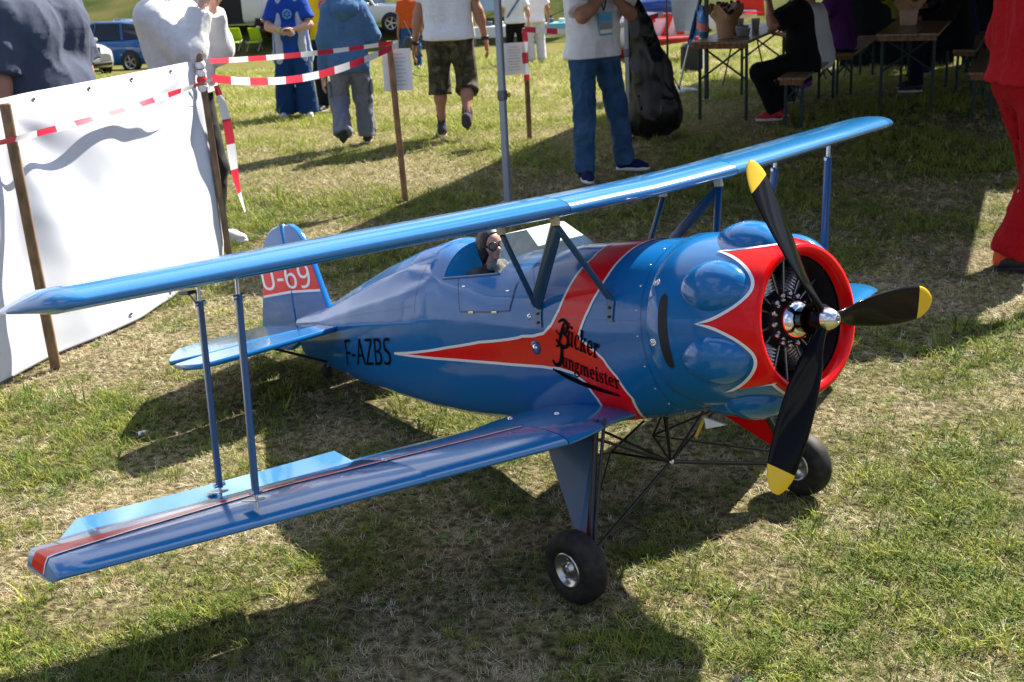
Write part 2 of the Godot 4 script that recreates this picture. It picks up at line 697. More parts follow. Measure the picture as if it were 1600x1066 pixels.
func biplane() -> Node3D:
	var t := thing("model_biplane", "large blue and red model biplane with a radial engine standing on the grass", "model airplane")
	var basis := Basis(Vector3(0.977367, 0.211553, 0), Vector3(-0.211553, 0.977367, 0), Vector3(0, 0, 1)) * 1.35
	t.transform = Transform3D(basis, basis * Vector3(0.435715, 0.52835, 0))
	var blue := paint(0.009, 0.140, 0.39, 0.15, 0.05, 0.35)
	var film := paint(0.008, 0.135, 0.40, 0.13, 0.24, 0.25, 0.03, 0.36)
	var red := paint(0.80, 0.006, 0.008, 0.16, 0.06, 0.10, 0.05, 0.30)
	var wing_blue := paint(0.010, 0.165, 0.42, 0.20, 0.04, 0.65, 0.05, 0.60)
	var white := paint(0.80, 0.80, 0.82, 0.2)
	var dark_blue := paint(0.010, 0.07, 0.21, 0.3)
	var black := mat(0.010, 0.010, 0.011, 0.45)
	var ink := StandardMaterial3D.new()
	ink.albedo_color = lin(0.003, 0.003, 0.004)
	ink.roughness = 0.5
	ink.metallic_specular = 0.12
	var steel := mat(0.55, 0.55, 0.56, 0.25, 1.0)
	var chrome := mat(0.78, 0.78, 0.80, 0.12, 1.0)

	# fuselage with the cockpit left open
	var st := begin()
	for seg in [[-0.22, -0.865, 33, false], [-0.865, -1.085, 12, true], [-1.085, -2.17, 60, false]]:
		var rows := []
		for i in seg[2] + 1:
			var x := lerpf(seg[0], seg[1], float(i) / seg[2])
			var d0 := 90.0
			if seg[3]:
				var lo := 0.0
				var hi := 90.0
				for k in 18:
					var m := (lo + hi) * 0.5
					if fus(x, m).y < 0.148: lo = m
					else: hi = m
				d0 = lo
			var ring := PackedVector3Array()
			for j in 85: ring.append(fus(x, 180.0 - d0 + (180.0 + 2.0 * d0) * j / 84.0))
			rows.append(ring)
		grid(st, rows)
	var body := obj("fuselage", st, film, t)
	st = begin()
	var tail_ring := PackedVector3Array()
	for j in 24: tail_ring.append(fus(-2.17, j * 15.0))
	fan(st, tail_ring)
	obj("tail_cap", st, blue, body)
	# cockpit: bulkheads, rim, door, instrument panel
	st = begin()
	var ring2 := PackedVector3Array()
	for j in 48: ring2.append(fus(-1.0845, j * 7.5) * Vector3(1, 0.995, 0.995))
	fan(st, ring2)
	obj("rear_bulkhead", st, blue, t)
	st = begin()
	ring2 = PackedVector3Array()
	for j in 48: ring2.append(fus(-0.866, j * 7.5) * Vector3(1, 0.99, 0.99))
	fan(st, ring2)
	obj("instrument_panel", st, mat(0.02, 0.02, 0.02, 0.5), t)
	for side in [1, -1]:
		st = begin()
		var rim := []
		for i in 13:
			var x := lerpf(-0.866, -1.085, i / 12.0)
			var lo := 0.0
			var hi := 90.0
			for k in 18:
				var m := (lo + hi) * 0.5
				if fus(x, m).y < 0.148: lo = m
				else: hi = m
			rim.append(fus(x, lo if side > 0 else 180.0 - lo))
		tube(st, rim, 0.0035, 8)
		obj("cockpit_rim", st, dark_blue, t)
		# door: a thin raised panel with a dark gap round it
		st = begin()
		decal(st, [Vector2(-1.018, 39.0), Vector2(-1.0, 26.0), Vector2(-0.992, 13.5)], [Vector2(-0.775, 40.0), Vector2(-0.777, 28.0), Vector2(-0.785, 17.5)], side, 24, 24, 0.0016)
		var door := obj("door", st, film, t)
		st = begin()
		pinstripe(st, [Vector2(-1.020, 42.0), Vector2(-1.003, 26.0), Vector2(-0.995, 12.6), Vector2(-0.9, 14.3), Vector2(-0.785, 16.6), Vector2(-0.775, 28.0), Vector2(-0.772, 42.0)], side, 0.0026, 80, 0.0019)
		obj("door_gap", st, black, door)
		for hx in [-0.945, -0.845]:
			st = begin()
			box(st, flank(Vector2(hx, 12.0 + (hx + 0.995) * 19.0), side, 0.0025), Vector3(0.02, 0.006, 0.003), 0.001)
			obj("hinge", st, chrome, door)
		for hx in [-0.985, -0.80]:
			st = begin()
			box(st, flank(Vector2(hx, 33.0), side, 0.0025), Vector3(0.014, 0.004, 0.003), 0.001)
			obj("latch", st, chrome, door)
		# panel seam from the cowl to the tail and the rear deck frame
		st = begin()
		pinstripe(st, [Vector2(-1.12, 82.0), Vector2(-1.18, 60.0), Vector2(-1.22, 30.0), Vector2(-1.235, 11.0)], side, 0.0018, 40, 0.0012)
		obj("panel_seam", st, dark_blue, t)
		for sm in [[Vector2(-0.30, 12.0), Vector2(-0.47, 12.5), Vector2(-0.60, 12.8)], [Vector2(-1.245, 16.0), Vector2(-1.5, 16.5), Vector2(-1.90, 17.0)], [Vector2(-0.75, 60.0), Vector2(-0.725, 48.0), Vector2(-0.70, 36.0), Vector2(-0.69, 22.0)], [Vector2(-0.325, 86.0), Vector2(-0.325, 40.0), Vector2(-0.325, 0.0), Vector2(-0.325, -60.0)]]:
			st = begin()
			pinstripe(st, sm, side, 0.0013, 40, 0.0011)
			obj("panel_seam", st, dark_blue, t)
		for k in 9:
			st = begin()
			var rq := Vector2(-0.338, 70.0 - k * 17.0)
			lathe(st, [[0.0, 0.0026], [0.0012, 0.0022], [0.0014, 0.0001]], flank(rq, side, 0.0), fus_n(rq.x, rq.y if side > 0 else 180.0 - rq.y), 8)
			obj("screw", st, steel, t)

	# livery
	var edge_rear := [Vector2(-0.548, 90.0), Vector2(-0.542, 61.6), Vector2(-0.556, 49.3), Vector2(-0.575, 32.3), Vector2(-0.596, 18.7), Vector2(-0.625, 8.6), Vector2(-0.66, 2.8), Vector2(-0.70, 0.7), Vector2(-0.748, 0.0), Vector2(-0.931, -1.0), Vector2(-1.082, -2.7), Vector2(-1.402, -7.2)]
	var edge_low := [Vector2(-1.402, -7.2), Vector2(-1.095, -6.9), Vector2(-0.856, -7.1), Vector2(-0.689, -8.6), Vector2(-0.627, -9.9), Vector2(-0.578, -13.2), Vector2(-0.546, -20.0), Vector2(-0.532, -32.6), Vector2(-0.535, -52.0), Vector2(-0.55, -72.0)]
	var edge_front := [Vector2(-0.431, 90.0), Vector2(-0.44, 63.0), Vector2(-0.453, 43.6), Vector2(-0.468, 31.7), Vector2(-0.492, 19.0), Vector2(-0.535, 0.6)]
	var edge_front_low := [Vector2(-0.535, 0.6), Vector2(-0.509, -1.0), Vector2(-0.48, -4.4), Vector2(-0.462, -7.8), Vector2(-0.434, -19.0), Vector2(-0.421, -36.8), Vector2(-0.44, -52.0), Vector2(-0.47, -72.0)]
	for side in [1, -1]:
		st = begin()
		decal(st, edge_rear.slice(0, 6), edge_front, side, 50, 14)
		decal(st, edge_rear.slice(5), [Vector2(-0.62, -9.9), Vector2(-0.689, -8.6), Vector2(-0.856, -7.1), Vector2(-1.095, -6.9), Vector2(-1.402, -7.2)], side, 60, 8)
		decal(st, [edge_rear[5], Vector2(-0.622, -9.9)] + edge_low.slice(5), [edge_front[5], Vector2(-0.53, 0.2)] + edge_front_low.slice(1), side, 50, 14)
		obj("red_band", st, red, body)
		for ed in [edge_rear, edge_low, edge_front, edge_front_low]:
			st = begin()
			pinstripe(st, ed, side, 0.0068, 120)
			obj("white_band_edge", st, white, body)
		# registration
		st = begin()
		var tx := letters("F-AZBS", 1.0, "Droid Sans", 400)
		var flip: float = 1.0 if side > 0 else -1.0
		var wide: float = 0.335 / tx[1]
		if side > 0: on_side(st, tx[0], Vector2(-1.775, -0.108), Vector2(wide, 0.004), Vector2(0.03, 0.082), side)
		else: on_side(st, tx[0], Vector2(-1.415, -0.108), Vector2(-wide, -0.004), Vector2(0.01, 0.082), side)
		obj("registration_lettering", st, ink, body)
		# script lettering
		var e1 := Vector2(0.958, -0.287)
		var e2 := Vector2(0.33, 0.944)
		var o := Vector2(-0.640, -0.062)
		if side < 0:
			e1 = Vector2(-0.958, -0.287)
			e2 = Vector2(-0.33, 0.944)
			o = Vector2(-0.452, -0.062)
		st = begin()
		for wd in [["ücker", 0.040, 0.062, 0.108, 0.052], ["ungmeister", 0.026, 0.006, 0.182, 0.048]]:
			var l := letters(wd[0], 1.0, "Droid Serif", 700)
			var tri := PackedVector2Array()
			for q in l[0]: tri.append(Vector2(wd[1] + q.x / l[1] * wd[3], wd[2] - (0.012 if wd[0][0] == "u" else 0.0) + q.y * wd[4]))
			on_side(st, tri, o, e1, e2, side)
		for s in [
			[[Vector2(0.014, 0.06), Vector2(0.020, 0.085), Vector2(0.026, 0.112)], 0.004, 0.008],
			[[Vector2(0.006, 0.108), Vector2(0.020, 0.120), Vector2(0.040, 0.112), Vector2(0.040, 0.094), Vector2(0.022, 0.088)], 0.003, 0.007],
			[[Vector2(0.022, 0.088), Vector2(0.046, 0.084), Vector2(0.044, 0.058), Vector2(0.020, 0.054), Vector2(0.002, 0.066)], 0.003, 0.008],
			[[Vector2(0.000, 0.088), Vector2(0.012, 0.078), Vector2(0.030, 0.098), Vector2(0.046, 0.118)], 0.002, 0.003],
			[[Vector2(0.020, 0.062), Vector2(0.026, 0.040), Vector2(0.022, 0.010), Vector2(0.006, 0.000), Vector2(-0.008, 0.010)], 0.004, 0.009],
			[[Vector2(0.004, 0.048), Vector2(0.018, 0.056), Vector2(0.034, 0.050)], 0.003, 0.005]]:
			on_side(st, brush(s[0], s[1] * 1.25, s[2] * 1.25), o, e1, e2, side)
		for s in [[[Vector2(-0.006, -0.012), Vector2(0.06, -0.018), Vector2(0.13, -0.016), Vector2(0.20, -0.013)], 0.003, 0.010]]:
			on_side(st, brush(s[0], s[1] * 1.25, s[2] * 1.25), o, e1, e2, side)
		obj("script_lettering", st, ink, body)
		# fuel filler, screws, strut shoes
		st = begin()
		var rn := fus_n(-0.698, -1.6 if side > 0 else 181.6)
		lathe(st, [[-0.002, 0.0], [0.003, 0.0001], [0.003, 0.012], [0.002, 0.0165], [-0.002, 0.017]], flank(Vector2(-0.698, -1.6), side, 0.001), rn, 20)
		var cap := obj("filler_cap", st, dark_blue, body)
		st = begin()
		lathe(st, [[0.002, 0.0085], [0.006, 0.007], [0.0075, 0.0001]], flank(Vector2(-0.698, -1.6), side, 0.001), rn, 16)
		obj("filler_knob", st, chrome, cap)
		st = begin()
		for q in [Vector2(-0.709, 13.1)]:
			lathe(st, [[0.0, 0.007], [0.003, 0.005], [0.004, 0.0001]], flank(q, side, 0.0), fus_n(q.x, q.y if side > 0 else 180.0 - q.y), 12)
		obj("vent_knob", st, chrome, body)

	# windscreen: three flat panes
	var pane := glass(0.45, 0.80, 0.86, 0.86)
	pane.roughness = 0.32
	var sheet_m := glass(0.93, 0.90, 0.93, 0.93)
	sheet_m.roughness = 0.35
	var wn := Node3D.new()
	wn.name = "windscreen"
	t.add_child(wn)
	for w in [[[-0.86, 0.17, 0.115], [-0.70, 0.165, 0.085], [-0.795, 0.243, 0.06], [-0.865, 0.24, 0.085]], [[-0.70, 0.165, 0.085], [-0.70, 0.165, -0.085], [-0.795, 0.243, -0.06], [-0.795, 0.243, 0.06]], [[-0.86, 0.17, -0.115], [-0.70, 0.165, -0.085], [-0.795, 0.243, -0.06], [-0.865, 0.24, -0.085]], [[-0.795, 0.2435, 0.06], [-0.795, 0.2435, -0.06], [-0.865, 0.2405, -0.085], [-0.865, 0.2405, 0.085]]]:
		st = begin(-1)
		quad(st, Vector3(w[0][0], w[0][1], w[0][2]), Vector3(w[1][0], w[1][1], w[1][2]), Vector3(w[2][0], w[2][1], w[2][2]), Vector3(w[3][0], w[3][1], w[3][2]))
		obj("pane", st, pane if wn.get_child_count() < 3 else sheet_m, wn)

	# cowling
	st = begin()
	var rows := []
	for x in [-0.0362, -0.05, -0.075, -0.10, -0.125, -0.15, -0.185, -0.22, -0.26, -0.296, -0.30]:
		var ring := PackedVector3Array()
		for j in 96: ring.append(cowl(x, j * 3.75, -0.003 if x < -0.298 else 0.0))
		rows.append(ring)
	grid(st, rows, true)
	var cw := obj("cowling", st, blue, t)
	st = begin()
	rows = []
	for q in [[-0.20, 0.126], [-0.055, 0.1285], [-0.042, 0.131], [-0.0345, 0.137], [-0.0325, 0.143], [-0.0345, 0.1505]]:
		var ring := PackedVector3Array()
		for j in 193: ring.append(Vector3(q[0], q[1] * sin(TAU * j / 192), q[1] * cos(TAU * j / 192)))
		rows.append(ring)
	for k in range(1, 11):
		var ring := PackedVector3Array()
		for j in 193:
			var d := j * 1.875
			ring.append(cowl(lerpf(-0.0355, scallop(d), k / 10.0), d, 0.0012))
		rows.append(ring)
	grid(st, rows.slice(1))
	obj("red_nose_ring", st, red, cw)
	st = begin()
	rows = []
	for k in 3:
		var ring := PackedVector3Array()
		for j in 385:
			var d := j * 0.9375
			var x := scallop(d)
			var dx := (scallop(d + 0.8) - scallop(d - 0.8)) / (1.6 * 0.00314)
			ring.append(cowl(x + (1.0 - k) * 0.0032 * minf(sqrt(1.0 + dx * dx), 3.0), d, 0.002))
		rows.append(ring)
	grid(st, rows)
	obj("white_scallop_line", st, white, cw)
	st = begin()
	lathe(st, [[-0.06, 0.1275], [-0.20, 0.1262], [-0.20, 0.0001]], Vector3.ZERO, Vector3.RIGHT, 48)
	obj("cowl_lining", st, mat(0.006, 0.006, 0.007, 0.7), cw)
	for k in 7:                                              # rocker fairings
		st = begin()
		var c0 := 36.0 + k * 360.0 / 7.0
		rows = []
		for i in 15:
			var u := i / 14.0
			var x := lerpf(-0.062, -0.218, u)
			var hh := 0.031 * pow(maxf(sin(PI * pow(u, 0.85)), 0.0), 0.62)
			var hw := 17.5 * pow(maxf(sin(PI * pow(u, 0.9)), 0.0), 0.55) + 0.5
			var ring := PackedVector3Array()
			for j in 21:
				var v := j / 10.0 - 1.0
				ring.append(cowl(x, c0 + v * hw, -0.002 + hh * pow(maxf(1.0 - v * v, 0.0), 0.62)))
			rows.append(ring)
		grid(st, rows)
		obj("rocker_fairing", st, blue, cw)
	for side in [1, -1]:                                     # side louvre and fasteners
		st = begin()
		rows = []
		for i in 25:
			var u := i / 24.0
			var d := lerpf(-19.0, 30.0, u)
			var hw := 0.0125 * pow(maxf(1.0 - pow(absf(2.0 * u - 1.0), 6.0), 0.0), 0.5)
			var ring := PackedVector3Array()
			for j in 5: ring.append(cowl(-0.252 + (j / 2.0 - 1.0) * hw, d if side > 0 else 180.0 - d, 0.0012))
			rows.append(ring)
		grid(st, rows)
		obj("cooling_slot", st, mat(0.008, 0.008, 0.01, 0.6), cw)
		for d in [37.5, -1.0]:
			st = begin()
			lathe(st, [[0.0, 0.0085], [0.0022, 0.0078], [0.0022, 0.005], [0.0012, 0.004], [0.0032, 0.0032], [0.0034, 0.0001]], cowl(-0.284, d if side > 0 else 180.0 - d), Vector3(0, sin(deg_to_rad(d)), cos(deg_to_rad(d)) * side), 14)
			obj("fastener", st, chrome, cw)
	st = begin()
	rows = []
	for i in 13:
		var u := i / 12.0
		var ring := PackedVector3Array()
		var rr := pow(sin(PI * (0.08 + 0.84 * u)), 0.6)
		for j in 16:
			var a := PI * j / 15.0
			ring.append(Vector3(lerpf(-0.10, -0.36, u), -0.165 - 0.042 * sin(a) * rr, 0.075 * cos(a) * rr))
		rows.append(ring)
	grid(st, rows)
	obj("air_scoop", st, blue, t)
	st = begin()
	slab(st, poly_xy([Vector2(-0.295, -0.198), Vector2(-0.235, -0.211), Vector2(-0.295, -0.223)], 0.07), poly_xy([Vector2(-0.295, -0.198), Vector2(-0.235, -0.211), Vector2(-0.295, -0.223)], 0.064))
	obj("exhaust_lip", st, white, t)
	st = begin()
	tube(st, [Vector3(-0.31, -0.20, 0.05), Vector3(-0.335, -0.245, 0.065)], 0.0035, 8)
	obj("fuel_pipe", st, mat(0.55, 0.32, 0.03, 0.4), t)

	# radial engine
	var en := Node3D.new()
	en.name = "radial_engine"
	t.add_child(en)
	st = begin()
	lathe(st, [[-0.19, 0.055], [-0.10, 0.058], [-0.085, 0.052], [-0.078, 0.048]], Vector3.ZERO, Vector3.RIGHT, 32)
	obj("crankcase", st, mat(0.05, 0.05, 0.055, 0.35, 0.6), en)
	st = begin()
	lathe(st, [[-0.082, 0.050], [-0.076, 0.046], [-0.066, 0.044], [-0.052, 0.037], [-0.045, 0.026], [-0.044, 0.0001]], Vector3.ZERO, Vector3.RIGHT, 40)
	var nose := obj("nose_case", st, chrome, en)
	st = begin()
	for k in 3: box(st, Vector3(-0.059, 0.0, 0.0) + Vector3(0, sin(0.9 + k * 0.22), cos(0.9 + k * 0.22)) * 0.0415, Vector3(0.011, 0.006, 0.006), 0.0015, Basis(Vector3.RIGHT, -0.9 - k * 0.22))
	obj("stamped_mark", st, black, nose)
	for k in 14:
		st = begin()
		var a := TAU * k / 14.0
		lathe(st, [[-0.088, 0.0045], [-0.0745, 0.0045], [-0.073, 0.0001]], Vector3(0, sin(a), cos(a)) * 0.0535, Vector3.RIGHT, 8)
		obj("case_bolt", st, steel, en)
	for k in 7:
		var a := deg_to_rad(36.0 - 25.7 + k * 360.0 / 7.0 + 26.0)
		var dir := Vector3(0, sin(a), cos(a))
		st = begin()
		var prof := [[0.05, 0.021]]
		for f in 9:
			prof.append_array([[0.054 + f * 0.0072, 0.021], [0.054 + f * 0.0072, 0.029], [0.0565 + f * 0.0072, 0.029], [0.0565 + f * 0.0072, 0.021]])
		prof.append_array([[0.12, 0.024], [0.124, 0.0001]])
		lathe(st, prof, Vector3(-0.135, 0, 0), dir, 20, -1)
		obj("cylinder", st, mat(0.48, 0.48, 0.49, 0.3, 0.9), en)
		st = begin()
		for s in [-0.16, 0.16]:
			var d2 := Vector3(0, sin(a + s), cos(a + s))
			tube(st, [Vector3(-0.092, 0, 0) + d2 * 0.047, Vector3(-0.088, 0, 0) + Vector3(0, sin(a + s * 1.15), cos(a + s * 1.15)) * 0.122], 0.0028, 8)
		obj("pushrod", st, mat(0.22, 0.22, 0.23, 0.3, 1.0), en)

	# propeller
	var pr := Node3D.new()
	pr.name = "propeller"
	t.add_child(pr)
	for k in 3:
		var ph := 0.40927 - k * TAU / 3.0
		var tr := Transform3D(Basis(Vector3.RIGHT, ph), Vector3.ZERO)
		st = begin()
		propeller_blade(st, 0.0, 0.86)
		var bl := put("blade", mesh_of(st), mats["prop"], pr, tr)
		st = begin()
		propeller_blade(st, 0.86, 1.0)
		put("blade_tip", mesh_of(st), paint(0.75, 0.47, 0.004, 0.35), bl)
	st = begin()
	lathe(st, [[-0.045, 0.0001], [-0.045, 0.026], [-0.02, 0.033], [0.0, 0.032], [0.012, 0.026], [0.016, 0.0001]], Vector3.ZERO, Vector3.RIGHT, 32)
	obj("hub", st, mats["prop"], pr)
	st = begin()
	lathe(st, [[0.008, 0.0235], [0.014, 0.0232], [0.024, 0.0205], [0.034, 0.0148], [0.039, 0.009], [0.0395, 0.0065]], Vector3.ZERO, Vector3.RIGHT, 32)
	var sp := obj("spinner", st, mat(0.72, 0.72, 0.73, 0.22, 1.0), pr)
	st = begin()
	lathe(st, [[0.0395, 0.0066], [0.037, 0.0045], [0.037, 0.003], [0.0415, 0.0028], [0.0415, 0.0001]], Vector3.ZERO, Vector3.RIGHT, 18)
	obj("spinner_bolt", st, mat(0.25, 0.25, 0.26, 0.3, 1.0), sp)

	# wings
	var uy := func(z: float) -> float: return 0.292 + 0.015 * absf(z)
	var ule := func(z: float) -> float: return -0.385 - 0.286 * maxf(absf(z) - 0.257, 0.0)
	var tab := []
	for z in [-0.257, -0.12, 0.0, 0.12, 0.257]: tab.append([z, ule.call(z), ule.call(z) - 0.355, uy.call(z), 0.052])
	st = begin()
	wing(st, tab)
	var uw := Node3D.new()
	uw.name = "upper_wing"
	t.add_child(uw)
	obj("centre_section", st, wing_blue, uw)
	for side in [1, -1]:
		var zt: float = 1.222 if side > 0 else 1.285
		tab = []
		for z in [0.259, 0.5, 0.75, 1.0, zt - 0.04, zt]: tab.append([z, ule.call(z), ule.call(z) - 0.355, uy.call(z), 0.052])
		var l: float = ule.call(zt)
		tab.append([zt + 0.018, l - 0.05, l - 0.335, uy.call(zt), 0.034])
		tab.append([zt + 0.042, l - 0.13, l - 0.29, uy.call(zt), 0.016])
		tab.append([zt + 0.050, l - 0.18, l - 0.24, uy.call(zt), 0.006])
		st = begin()
		wing(st, tab if side > 0 else mirror_z(tab))
		obj("wing_panel", st, wing_blue, uw)
		st = begin()
		for z in [0.905]:
			box(st, Vector3(ule.call(z) - 0.30, 0.272, side * z), Vector3(0.05, 0.008, 0.02), 0.002)
			tube(st, [Vector3(ule.call(z) - 0.30, 0.268, side * (z - 0.02)), Vector3(ule.call(z) - 0.33, 0.24, side * (z - 0.03)), Vector3(ule.call(z) - 0.36, 0.262, side * (z - 0.03))], 0.003, 6)
		obj("aileron_linkage", st, black, uw)
	var lle := func(z: float) -> float: return -0.41 - 0.286 * (z - 0.35)
	var hinge := func(z: float) -> float: return -0.765 - 0.16 * (z - 0.66)
	var lyy := func(z: float) -> float: return -0.186 + 0.016 * z
	for side in [1, -1]:
		var lw := Node3D.new()
		lw.name = "lower_wing" if side > 0 else "lower_wing_001"
		t.add_child(lw)
		tab = [[0.10, -0.465, -0.80, -0.19, 0.042], [0.19, -0.452, -0.80, lyy.call(0.19), 0.040], [0.25, -0.428, -0.80, lyy.call(0.25), 0.041], [0.30, -0.415, -0.797, lyy.call(0.3), 0.042], [0.352, -0.4106, -0.795, lyy.call(0.35), 0.042]]
		st = begin()
		wing(st, tab if side > 0 else mirror_z(tab))
		obj("wing_root", st, wing_blue, lw)
		tab = []
		for z in [0.355, 0.45, 0.55, 0.652]: tab.append([z, lle.call(z), lle.call(z) - 0.385, lyy.call(z), 0.042])
		for z in [0.654, 0.8, 1.0, 1.15, 1.28, 1.325]: tab.append([z, lle.call(z), hinge.call(z), lyy.call(z), 0.042, 0.385])
		tab.append([1.334, -0.705, -0.868, lyy.call(1.33) - 0.006, 0.030, 0.38])
		tab.append([1.341, -0.735, -0.862, lyy.call(1.33) - 0.012, 0.009, 0.36])
		st = begin()
		wing(st, tab if side > 0 else mirror_z(swept(tab)))
		var wp := obj("wing_panel", st, wing_blue, lw)
		# aileron, a little raised
		st = begin()
		rows = []
		for q in [[0.660, 0.130], [0.8, 0.134], [1.0, 0.140], [1.19, 0.156], [1.285, 0.010]]:
			var z: float = q[0]
			var ring := PackedVector3Array()
			var h := Vector3(hinge.call(z) - 0.004, lyy.call(z) + 0.011, side * z)
			if side < 0: h += Vector3(-0.13 * (z - 0.35), -0.03 * (z - 0.35), 0.045 * (z - 0.35))
			var te := h + Vector3(-q[1], q[1] * 0.10, side * (-0.024 if z < 0.7 else 0.0))
			ring.append_array([h + Vector3(0, 0.006, 0), te + Vector3(0, 0.0012, 0), te - Vector3(0, 0.0012, 0), h - Vector3(0, 0.006, 0)])
			rows.append(ring)
		grid(st, rows, true, -1)
		fan(st, rows[0], true, -1)
		fan(st, rows[-1], false, -1)
		obj("aileron", st, wing_blue, lw)
		# red stripe with a white edge along the top of the wing
		for lay in ([[0, 0.0018, red], [1, 0.0026, white]] if side > 0 else []):
			st = begin()
			rows = []
			for i in 69:
				var z := lerpf(0.36, 1.326, i / 60.0) if i <= 60 else lerpf(1.326, 1.3405, (i - 60) / 8.0)
				var cx := lerpf(-0.553, -0.635, clampf((z - 0.341) / 0.264, 0, 1))
				if z > 0.605: cx = lerpf(-0.635, -0.723, clampf((z - 0.605) / 0.258, 0, 1))
				if z > 0.863: cx = lerpf(-0.723, -0.765, (z - 0.863) / 0.3)
				if z > 1.163: cx = lerpf(-0.765, -0.80, (z - 1.163) / 0.17)
				var half := lerpf(0.003, 0.016, clampf((z - 0.34) / 0.75, 0, 1))
				if z > 1.16: half = lerpf(0.016, 0.034, (z - 1.16) / 0.17)
				var ring := PackedVector3Array()
				var q: Array = tab[0]
				var q2: Array = tab[1]
				for k in tab.size() - 1:
					if tab[k][0] <= z:
						q = tab[k]
						q2 = tab[k + 1]
				var kk := clampf((z - q[0]) / (q2[0] - q[0]), 0.0, 1.0)
				var le: float = lerpf(q[1], q2[1], kk)
				var te: float = lerpf(q[2], q2[2], kk)
				var full: float = lerpf(q[5] if q.size() > 5 else q[1] - q[2], q2[5] if q2.size() > 5 else q2[1] - q2[2], kk)
				var x0: float = cx - half if lay[0] == 0 else cx + half - 0.0015
				var x1: float = cx + half if lay[0] == 0 else cx + half + 0.004
				for j in 9:
					var x := clampf(lerpf(x0, x1, j / 8.0), te + 0.004, le - 0.001)
					ring.append(Vector3(x, lerpf(q[3], q2[3], kk) + skin_top(le, te, lerpf(q[4], q2[4], kk), x, full) + lay[1], side * z))
				rows.append(ring)
			grid(st, rows)
			obj("red_stripe" if lay[0] == 0 else "white_stripe_edge", st, lay[2], wp)
		for q in [[-0.50, 0.30], [-0.59, 0.36]]:
			st = begin()
			lathe(st, [[0.0, 0.007], [0.004, 0.006], [0.005, 0.0001]], Vector3(q[0], lyy.call(q[1]) + 0.045, side * q[1]), Vector3.UP, 12)
			obj("inspection_screw", st, chrome, lw)
		# interplane struts with metal ends
		for s in [[Vector3(-0.629, 0.283, 0.904), Vector3(-0.613, -0.135, 0.97)], [Vector3(-0.818, 0.274, 0.903), Vector3(-0.835, -0.150, 0.947)]]:
			var a: Vector3 = s[0] * Vector3(1, 1, side)
			var b: Vector3 = s[1] * Vector3(1, 1, side)
			if side < 0: b += Vector3(-0.125, -0.03, 0.062)
			st = begin()
			strut(st, a.lerp(b, 0.05), a.lerp(b, 0.955), 0.027, 0.011)
			var sm := obj("interplane_strut", st, paint(0.014, 0.085, 0.22, 0.22), t)
			st = begin()
			strut(st, a.lerp(b, -0.03), a.lerp(b, 0.055), 0.014, 0.006)
			strut(st, a.lerp(b, 0.95), a.lerp(b, 1.03), 0.014, 0.006)
			tube(st, [a.lerp(b, 0.06) + Vector3(0, 0, -0.012), a.lerp(b, 0.06) + Vector3(0, 0, 0.012)], 0.005, 8)
			tube(st, [a.lerp(b, 0.945) + Vector3(0, 0, -0.012), a.lerp(b, 0.945) + Vector3(0, 0, 0.012)], 0.005, 8)
			obj("strut_fitting", st, steel, sm)
			st = begin()
			box(st, b + Vector3(-0.01, 0.008, 0), Vector3(0.07, 0.004, 0.022), 0.0015, Basis(Vector3(0, 0, 1), 0.12))
			obj("strut_plate", st, steel, lw)
		# cabane struts
		var ft := Vector3(-0.448, 0.262, side * 0.252)
		var rt := Vector3(-0.637, 0.255, side * 0.254)
		var fb := Vector3(-0.420, 0.088, side * 0.166)
		var rb := Vector3(-0.675, 0.076, side * 0.168)
		for s in [[rt, rb, 0.019], [ft, rb, 0.032], [ft, fb, 0.022]]:
			st = begin()
			strut(st, s[0], s[1], s[2], 0.009)
			obj("cabane_strut", st, paint(0.010, 0.055, 0.13, 0.25), t)
		for q in [ft, rt]:
			st = begin()
			box(st, q + Vector3(0, 0.02, side * 0.002), Vector3(0.024, 0.036, 0.010), 0.002)
			var fit := obj("cabane_fitting", st, mat(0.62, 0.48, 0.30, 0.5), t)
			st = begin()
			lathe(st, [[-0.001, 0.0045], [0.008, 0.0045], [0.008, 0.0001]], q + Vector3(0, 0.022, side * 0.002), Vector3(0, 0, side), 12)
			obj("bolt", st, black, fit)
		for q in [Vector2(-0.420, 18.0), Vector2(-0.672, 13.0)]:
			st = begin()
			decal(st, [Vector2(q.x - 0.012, q.y + 7), Vector2(q.x - 0.010, q.y - 7)], [Vector2(q.x + 0.012, q.y + 7), Vector2(q.x + 0.010, q.y - 7)], side, 6, 4, 0.003)
			var shoe := obj("strut_shoe", st, paint(0.012, 0.075, 0.2, 0.25), t)
			st = begin()
			for dd in [2.5, -3.5]:
				lathe(st, [[0.0, 0.0035], [0.0035, 0.003], [0.0036, 0.0001]], flank(Vector2(q.x, q.y + dd), side, 0.003), fus_n(q.x, q.y if side > 0 else 180.0 - q.y), 8)
			obj("shoe_bolt", st, black, shoe)
		# undercarriage
		var lt := [Vector3(-0.462, -0.195, 0.235 * side), Vector3(-0.640, -0.235, 0.235 * side), Vector3(-0.462, -0.405, 0.335 * side), Vector3(-0.436, -0.405, 0.335 * side)]
		for sk in [[0.003, paint(0.008, 0.07, 0.19, 0.35, 0.0, 0.1, 0.1, 0.3)], [-0.003, red]]:
			st = begin(-1)
			var off := Vector3(0, 0.0, side * sk[0])
			quad(st, lt[0] + off, lt[1] + off, lt[2] + off, lt[3] + off)
			obj("leg_fairing", st, sk[1], t)
		st = begin()
		tube(st, [lt[0] + Vector3(0.008, 0.03, 0), lt[3] + Vector3(0.004, -0.03, 0)], 0.007, 10)
		tube(st, [lt[0] + Vector3(0.022, 0.03, -0.012 * side), lt[3] + Vector3(0.014, -0.03, 0)], 0.004, 8)
		obj("leg_tube", st, mat(0.03, 0.03, 0.035, 0.35, 0.3), t)
		st = begin()
